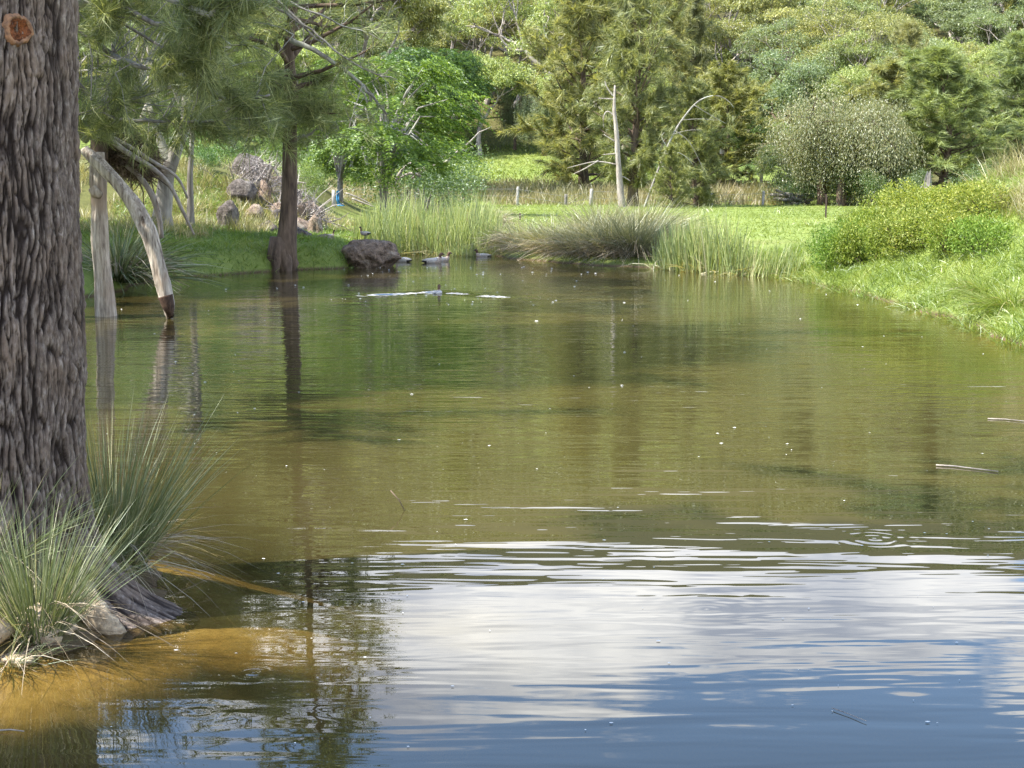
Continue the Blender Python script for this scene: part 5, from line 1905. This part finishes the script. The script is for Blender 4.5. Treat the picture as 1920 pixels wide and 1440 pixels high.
# ------------------------------------------------------------------ right bank bushes
BB = [shrub(170, 1.1, 0.75, 5200, 0.055, 'bankbush', 8, 0.36), shrub(171, 0.9, 0.85, 4600, 0.055, 'bankbush', 8, 0.36), shrub(172, 1.3, 0.60, 5200, 0.050, 'bankbush', 9, 0.36)]
_rng = np.random.default_rng(173)
_names = ['dark green bush at the left tip of the right bank bushes', 'leafy bush overhanging the water meadow, second from the left tip', 'yellow-green bush with a shaded underside on the right bank']
for i, (px, d, top, w, col) in enumerate([
        (1562, 24.6, 440, 0.75, (0.62, 0.85, 0.7)), (1598, 24.2, 428, 0.85, (0.8, 0.95, 0.8)), (1640, 23.8, 420, 0.9, (0.95, 1.0, 0.85)), (1690, 23.2, 415, 1.0, (1, 1, 1)),
        (1640, 25.4, 398, 0.9, (1.0, 1.05, 0.9)), (1690, 25.2, 372, 1.0, (1.0, 1.0, 0.9)), (1730, 24.4, 366, 1.1, (1.05, 1.0, 0.9)), (1780, 23.6, 360, 1.1, (1.1, 1.05, 0.9)), (1830, 22.4, 362, 1.1, (1.05, 1.0, 0.9)),
        (1740, 22.6, 400, 1.0, (1, 1, 0.95)), (1790, 21.8, 400, 1.0, (1.05, 1.0, 0.9)), (1835, 20.8, 425, 0.85, (0.75, 0.95, 0.75)),
        (1780, 21.6, 440, 0.7, (0.9, 1.0, 0.85)), (1610, 26.4, 402, 0.8, (0.9, 0.9, 0.9))]):
    g = on_ground(px, d)
    h = max(at(px, top - 26, d)[2] - g[2], 0.45)
    base_h = (0.75, 0.85, 0.60)[i % 3]
    lab = _names[i] if i < 3 else 'yellow-green leafy bush in the thicket along the right bank'
    make_tree('bank_bush', BB[i % 3], lab, 'bush', g, _rng.uniform(0, 6.28), (w, w, h / base_h), None if i < 3 else 'bushes thick along the right bank', (*col, 1), ('stem', 'foliage'))


# ------------------------------------------------------------------ ducks
M['duck_body'] = plain_mat('duck_grey_plumage', (0.34, 0.31, 0.28), 0.8, 0.45, 45)
M['duck_head'] = plain_mat('duck_brown_head', (0.10, 0.06, 0.04), 0.8, 0.2, 60)
M['duck_breast'] = plain_mat('duck_speckled_breast', (0.36, 0.29, 0.23), 0.8, 0.6, 70)
M['duck_black'] = plain_mat('duck_black_feathers', (0.025, 0.022, 0.02), 0.7)
M['duck_pale'] = plain_mat('duck_pale_flank', (0.52, 0.48, 0.44), 0.8, 0.3, 60)


def loft(stations, sides=14):
    g = Geo()
    rings = []
    a = np.linspace(0, 6.283, sides, endpoint=False)
    P = np.array([s[0] for s in stations], float)
    d = np.gradient(P, axis=0)
    d = unit(d)
    for (p, rx, rz), t in zip(stations, d):
        side = np.array([1.0, 0, 0])
        up = unit(np.cross(t, side)) * -1
        rings.append(np.array(p) + side * np.cos(a)[:, None] * rx + up * np.sin(a)[:, None] * rz)
    V = np.concatenate(rings)
    k = len(stations)
    F = [[i * sides + j, i * sides + (j + 1) % sides, (i + 1) * sides + (j + 1) % sides, (i + 1) * sides + j] for i in range(k - 1) for j in range(sides)]
    caps = list(range(sides))[::-1] + [(k - 1) * sides + j for j in range(sides)]
    g.add(V, np.array(F).ravel().tolist() + caps, [4] * len(F) + [sides, sides])
    return g, k, sides


def duck_meshes(standing=False, alert=False):
    z = 0.0 if not standing else 0.12
    hz = 0.19 if not alert else 0.24
    st = [((0, -0.27, 0.075 + z), 0.012, 0.006), ((0, -0.22, 0.07 + z), 0.035, 0.018), ((0, -0.15, 0.065 + z), 0.066, 0.048), ((0, -0.06, 0.06 + z), 0.088, 0.074), ((0, 0.03, 0.06 + z), 0.090, 0.080), ((0, 0.10, 0.07 + z), 0.076, 0.074),
          ((0, 0.145, 0.105 + z), 0.052, 0.058), ((0, 0.158, 0.15 + z), 0.034, 0.038), ((0, 0.160, hz - 0.005 + z), 0.029, 0.031), ((0, 0.168, hz + 0.025 + z), 0.034, 0.036), ((0, 0.190, hz + 0.042 + z), 0.034, 0.036), ((0, 0.215, hz + 0.040 + z), 0.026, 0.028), ((0, 0.230, hz + 0.034 + z), 0.015, 0.015)]
    g, k, sd = loft(st)
    me = g.mesh('duck_body', [M['duck_body'], M['duck_breast'], M['duck_head'], M['duck_black']])
    idx = []
    for i in range(k - 1):
        mi = 3 if i < 2 else 0 if i < 4 else 1 if i < 7 else 2
        idx += [mi] * sd
    idx += [3, 2]
    me.polygons.foreach_set('material_index', np.array(idx, np.int32))
    bill, _, _ = loft([((0, 0.226, hz + 0.034 + z), 0.013, 0.012), ((0, 0.245, hz + 0.028 + z), 0.011, 0.008), ((0, 0.262, hz + 0.024 + z), 0.009, 0.004)], 8)
    wings = []
    for s in (-1, 1):
        w, _, _ = loft([((s * 0.045, 0.09, 0.115 + z), 0.012, 0.012), ((s * 0.075, 0.03, 0.10 + z), 0.022, 0.045), ((s * 0.074, -0.06, 0.095 + z), 0.020, 0.045), ((s * 0.05, -0.15, 0.10 + z), 0.014, 0.026), ((s * 0.02, -0.235, 0.10 + z), 0.006, 0.008)], 10)
        wings.append(w.mesh('duck_wing', M['duck_pale']))
    legs = []
    if standing:
        for s in (-1, 1):
            lg = Geo()
            lg.tube(np.array([[s * 0.035, -0.01, 0.10], [s * 0.035, 0.0, 0.05], [s * 0.035, -0.005, 0.005]]), [0.012, 0.007, 0.006], 6)
            for q in (-0.02, 0, 0.02):
                lg.tube(np.array([[s * 0.035, -0.005, 0.006], [s * 0.035 + q, 0.045, 0.003]]), [0.006, 0.003], 5)
            legs.append(lg.mesh('duck_leg', M['duck_black']))
    return me, bill.mesh('duck_bill', M['duck_black']), wings, legs


DUCK_SWIM = duck_meshes()
DUCK_STAND = duck_meshes(True, True)


def duck(label, loc, heading, sc=1.0, kind=None):
    kind = kind or DUCK_SWIM
    t = thing('duck', label, 'duck', loc, heading, 'ducks on the pond')
    t.scale = (sc * 0.85,) * 3
    obj('body', kind[0], t)
    obj('bill', kind[1], t)
    for w in kind[2]:
        obj('wing', w, t)
    for l in kind[3]:
        obj('leg', l, t)
    return t


_p = wat(690, 502)
duck('duck standing on top of the largest rock', (at(684, 446, _p[1] + 0.3)[0], _p[1] + 0.3, 0.53), R(60), 0.62, DUCK_STAND)
duck('pale duck swimming close beside the largest rock', (*wat(755, 491)[:2], -0.03), R(60), 1.0)
duck('duck swimming right in front of the cattails', (*wat(812, 493)[:2], -0.03), R(-80), 1.05)
duck('second duck swimming tight behind the one in front of the cattails', (*wat(828, 490)[:2], -0.03), R(-78), 1.0)
duck('small duck at the foot of the cattails near the sedge mound', (*wat(905, 481)[:2], -0.04), R(80), 0.9)
duck('dark duck low in the water at the point of the white wake', (*wat(820, 549)[:2], -0.065), R(-10), 0.8)
_g = on_ground(620, 31.5)
duck('duck standing in the grass behind the low brown rock', tuple(_g), R(-70), 0.55, DUCK_STAND)

# ------------------------------------------------------------------ things afloat
def floating():
    rng = np.random.default_rng(180)
    for i, (pix, r, lab) in enumerate([([(1755, 872), (1790, 874), (1830, 879), (1872, 884)], 3.0, 'pale twig floating at the right of the pond'),
                                       ([(1852, 785), (1885, 786), (1925, 790)], 2.4, 'thin stick floating by the right edge'),
                                       ([(728, 915), (745, 938), (760, 955)], 2.0, 'dark thin stick poking out of the middle of the pond'),
                                       ([(1560, 1327), (1590, 1338), (1625, 1352)], 1.5, 'tiny twig floating on the blue reflection'),
                                       ([(225, 1170), (270, 1158), (300, 1152)], 2.2, 'curved pale twig floating beside the thick trunk root'),
                                       ([(-10, 1370), (20, 1368), (45, 1371)], 3.0, 'pale reed floating at the bottom left edge')]):
        P = np.array([wat(px, py, 0.006) for px, py in pix])
        if i == 2:
            P[:, 2] = (0.10, 0.05, -0.03)
            P[:, 1] = P[-1, 1]
            P[:, 0] = [(px - 960) / F_PX * P[-1, 1] for px, py in pix]
        d = P[:, 1].mean()
        g = Geo()
        g.tube(P, np.linspace(r, r * 0.6, len(P)) * d / F_PX * 0.6, 6)
        tag(obj('floating_stick', g.mesh('floating_stick', M['dead_limb'] if i != 2 else M['twig'])), lab, 'stick')
    # specks of foam and seed fluff, thickest in the middle distance
    n = 330
    px = rng.uniform(170, 1900, n)
    py = 500 + 900 * rng.uniform(0, 1, n) ** 2.3
    k = rng.uniform(size=n) < 0.28
    px[k] = rng.normal(880, 150, k.sum()); py[k] = rng.uniform(500, 575, k.sum())
    P = np.array([wat(a, b, 0.004) for a, b in zip(px, py)])
    P = P[shore_sd(P[:, 0], P[:, 1]) < -0.1]
    g = Geo()
    a = np.linspace(0, 6.283, 7, endpoint=False)
    for p in P:
        r = rng.uniform(0.2, 1.0) ** 2 * 0.00062 * p[1] + 0.0012
        r = min(r, 0.013)
        V = np.concatenate([[p + np.array([0, 0, r * 0.35])], p + np.stack([np.cos(a) * r * rng.uniform(0.8, 2.2), np.sin(a) * r, np.zeros(7)], 1)])
        g.add(V, np.array([[0, 1 + j, 1 + (j + 1) % 7] for j in range(7)]), [3] * 7)
    o = obj('floating_specks', g.mesh('floating_specks', M['foam']))
    o['kind'] = 'stuff'
    o['label'] = 'tiny white specks of foam and fluff floating on the pond'
    o['category'] = 'foam'


M['foam'] = plain_mat('foam_white', (0.75, 0.74, 0.68), 0.8, 0.1)
floating()


# ------------------------------------------------------------------ litter on the near mud
def near_litter():
    rng = np.random.default_rng(190)
    for i, (px, py, r, lab) in enumerate([(150, 1165, 0.060, 'pale lump of rock against the root by the waterline'), (115, 1190, 0.040, 'small tan stone below the front mat-rush tuft'), (30, 1222, 0.045, 'brown stone at the water edge in the left corner'), (185, 1150, 0.035, 'small stone wedged beside the thick trunk')]):
        p = wat(px, py, 0.03)
        p[2] = max(gz(p[0], p[1]), 0.0)
        V, F = rock_mesh(60 + i, 3, 0.4)
        V = V * np.array([r * 1.4, r, r * 0.7])
        o = obj('stone', mesh_np('stone', V, F, np.full(len(F), 3), M['root'], True), None, p)
        tag(o, lab, 'stone')
    n = 2600
    x = rng.uniform(-3.4, -1.1, n)
    y = rng.uniform(4.7, 7.0, n)
    z = height(x, y)
    k = (z > -0.01) & (np.hypot(x - NT[0], y - NT[1]) > 0.4)
    x, y, z = x[k], y[k], z[k]
    m = len(x)
    D = unit(np.stack([rng.normal(size=m), rng.normal(size=m), rng.normal(size=m) * 0.25 + 0.05], 1))
    g = Geo()
    g.add(*needles(np.stack([x, y, z + 0.006], 1), D, rng.uniform(0.03, 0.16, m), rng.uniform(0.002, 0.006, m), 0.0, rng))
    o = obj('leaf_litter', g.mesh('leaf_litter', M['debris'], False))
    o['kind'] = 'stuff'
    o['label'] = 'brown fallen needles and twigs on the mud under the thick trunk'
    o['category'] = 'litter'
    for i, (px, py, n, L, sx, lab) in enumerate([(20, 1215, 90, 0.26, 0.2, 'small dry grass tuft at the water edge in the left corner'), (165, 1110, 110, 0.32, 0.1, 'short grass tuft between the two mat-rush tufts')]):
        tussock('grass_tuft', lab, 'grass tuft', gpos(px, py), n, L, 0.003, 0.9, 0.5, (sx, -0.1), 'mat_rush', 60, 'thatch', 0.2, 0.05, 195 + i)


near_litter()


# ------------------------------------------------------------------ dead brush among the left rocks
def brush():
    rng = np.random.default_rng(200)
    for i, (px, d, w, h, n, lab) in enumerate([(495, 37.0, 1.1, 1.0, 900, 'tangle of grey dead brush over the rock pile left of the slim bank trunk'), (560, 36.0, 0.9, 0.8, 700, 'grey dead brush over the rocks right of the slim bank trunk'), (770, 57.0, 1.3, 0.9, 700, 'brown tangle of dead twigs under the fallen white branches')]):
        b = on_ground(px, d)
        q = rdir(n, rng) * rng.uniform(0, 1, (n, 1)) ** 0.5 * np.array([w, 0.6, h])
        q[:, 2] = np.abs(q[:, 2]) * (1 - 0.5 * np.abs(q[:, 0]) / w)
        D = unit(rng.normal(size=(n, 3)) + np.array([0, 0, 0.5]))
        g = Geo()
        g.add(*needles(q, D, rng.uniform(0.15, 0.6, n), rng.uniform(0.008, 0.022, n), 0.05, rng))
        for k in range(40):
            sp, _ = path(q[rng.integers(n)] * np.array([1, 1, 0.5]), D[rng.integers(n)] + np.array([0, 0, 0.4]), rng.uniform(0.5, 1.2), 4, 0.25, rng)
            g.tube(sp, np.linspace(0.016, 0.005, 5), 4)
        tag(obj('dead_brush', g.mesh('dead_brush', M['greytwig'], False), None, b), lab, 'brush')


M['greytwig'] = leaf_mat('grey_dead_twigs', [(0.0, (0.12, 0.10, 0.09)), (0.6, (0.25, 0.215, 0.195)), (1.0, (0.42, 0.38, 0.34))], 0.0, 0.02)
brush()

for i, (px, d, L, lab) in enumerate([(1605, 30.5, 0.55, 'pinkish dry weeds at the lip of the dark hollow'), (1650, 30.0, 0.65, 'taller pinkish dry weeds left of the grey stump'), (1888, 17.2, 0.62, 'long arching grass tussock hanging to the water at the right edge'), (1840, 18.6, 0.5, 'arching grass tussock halfway down the right bank')]):
    b = on_ground(px, d)
    dry = i < 2
    tussock('weed_clump' if dry else 'grass_tussock', lab, 'weeds' if dry else 'grass tuft', b, 260 if dry else 420, L, 0.010 if dry else 0.006, 0.9, 0.3 if dry else 0.8, (0, 0) if dry else (-0.25, -0.1), 'weeds' if dry else 'lush', 60, 'straw', L * 0.7, 0.2, 210 + i)
grass('meadow_weeds', 'scattered taller tufts of grass and weeds in the paddock', (-8, 20), (32, 76), 26000, 0.30, 0.018, 'reed', lambda x, y, sd: (sd > 0.6) & (fbm(xyz(x * 0.55, y * 0.35, 12), 3) > 0.24) & ~((x < -4.6) & (y < 60)), 220, 0.4, 0.4, 2)
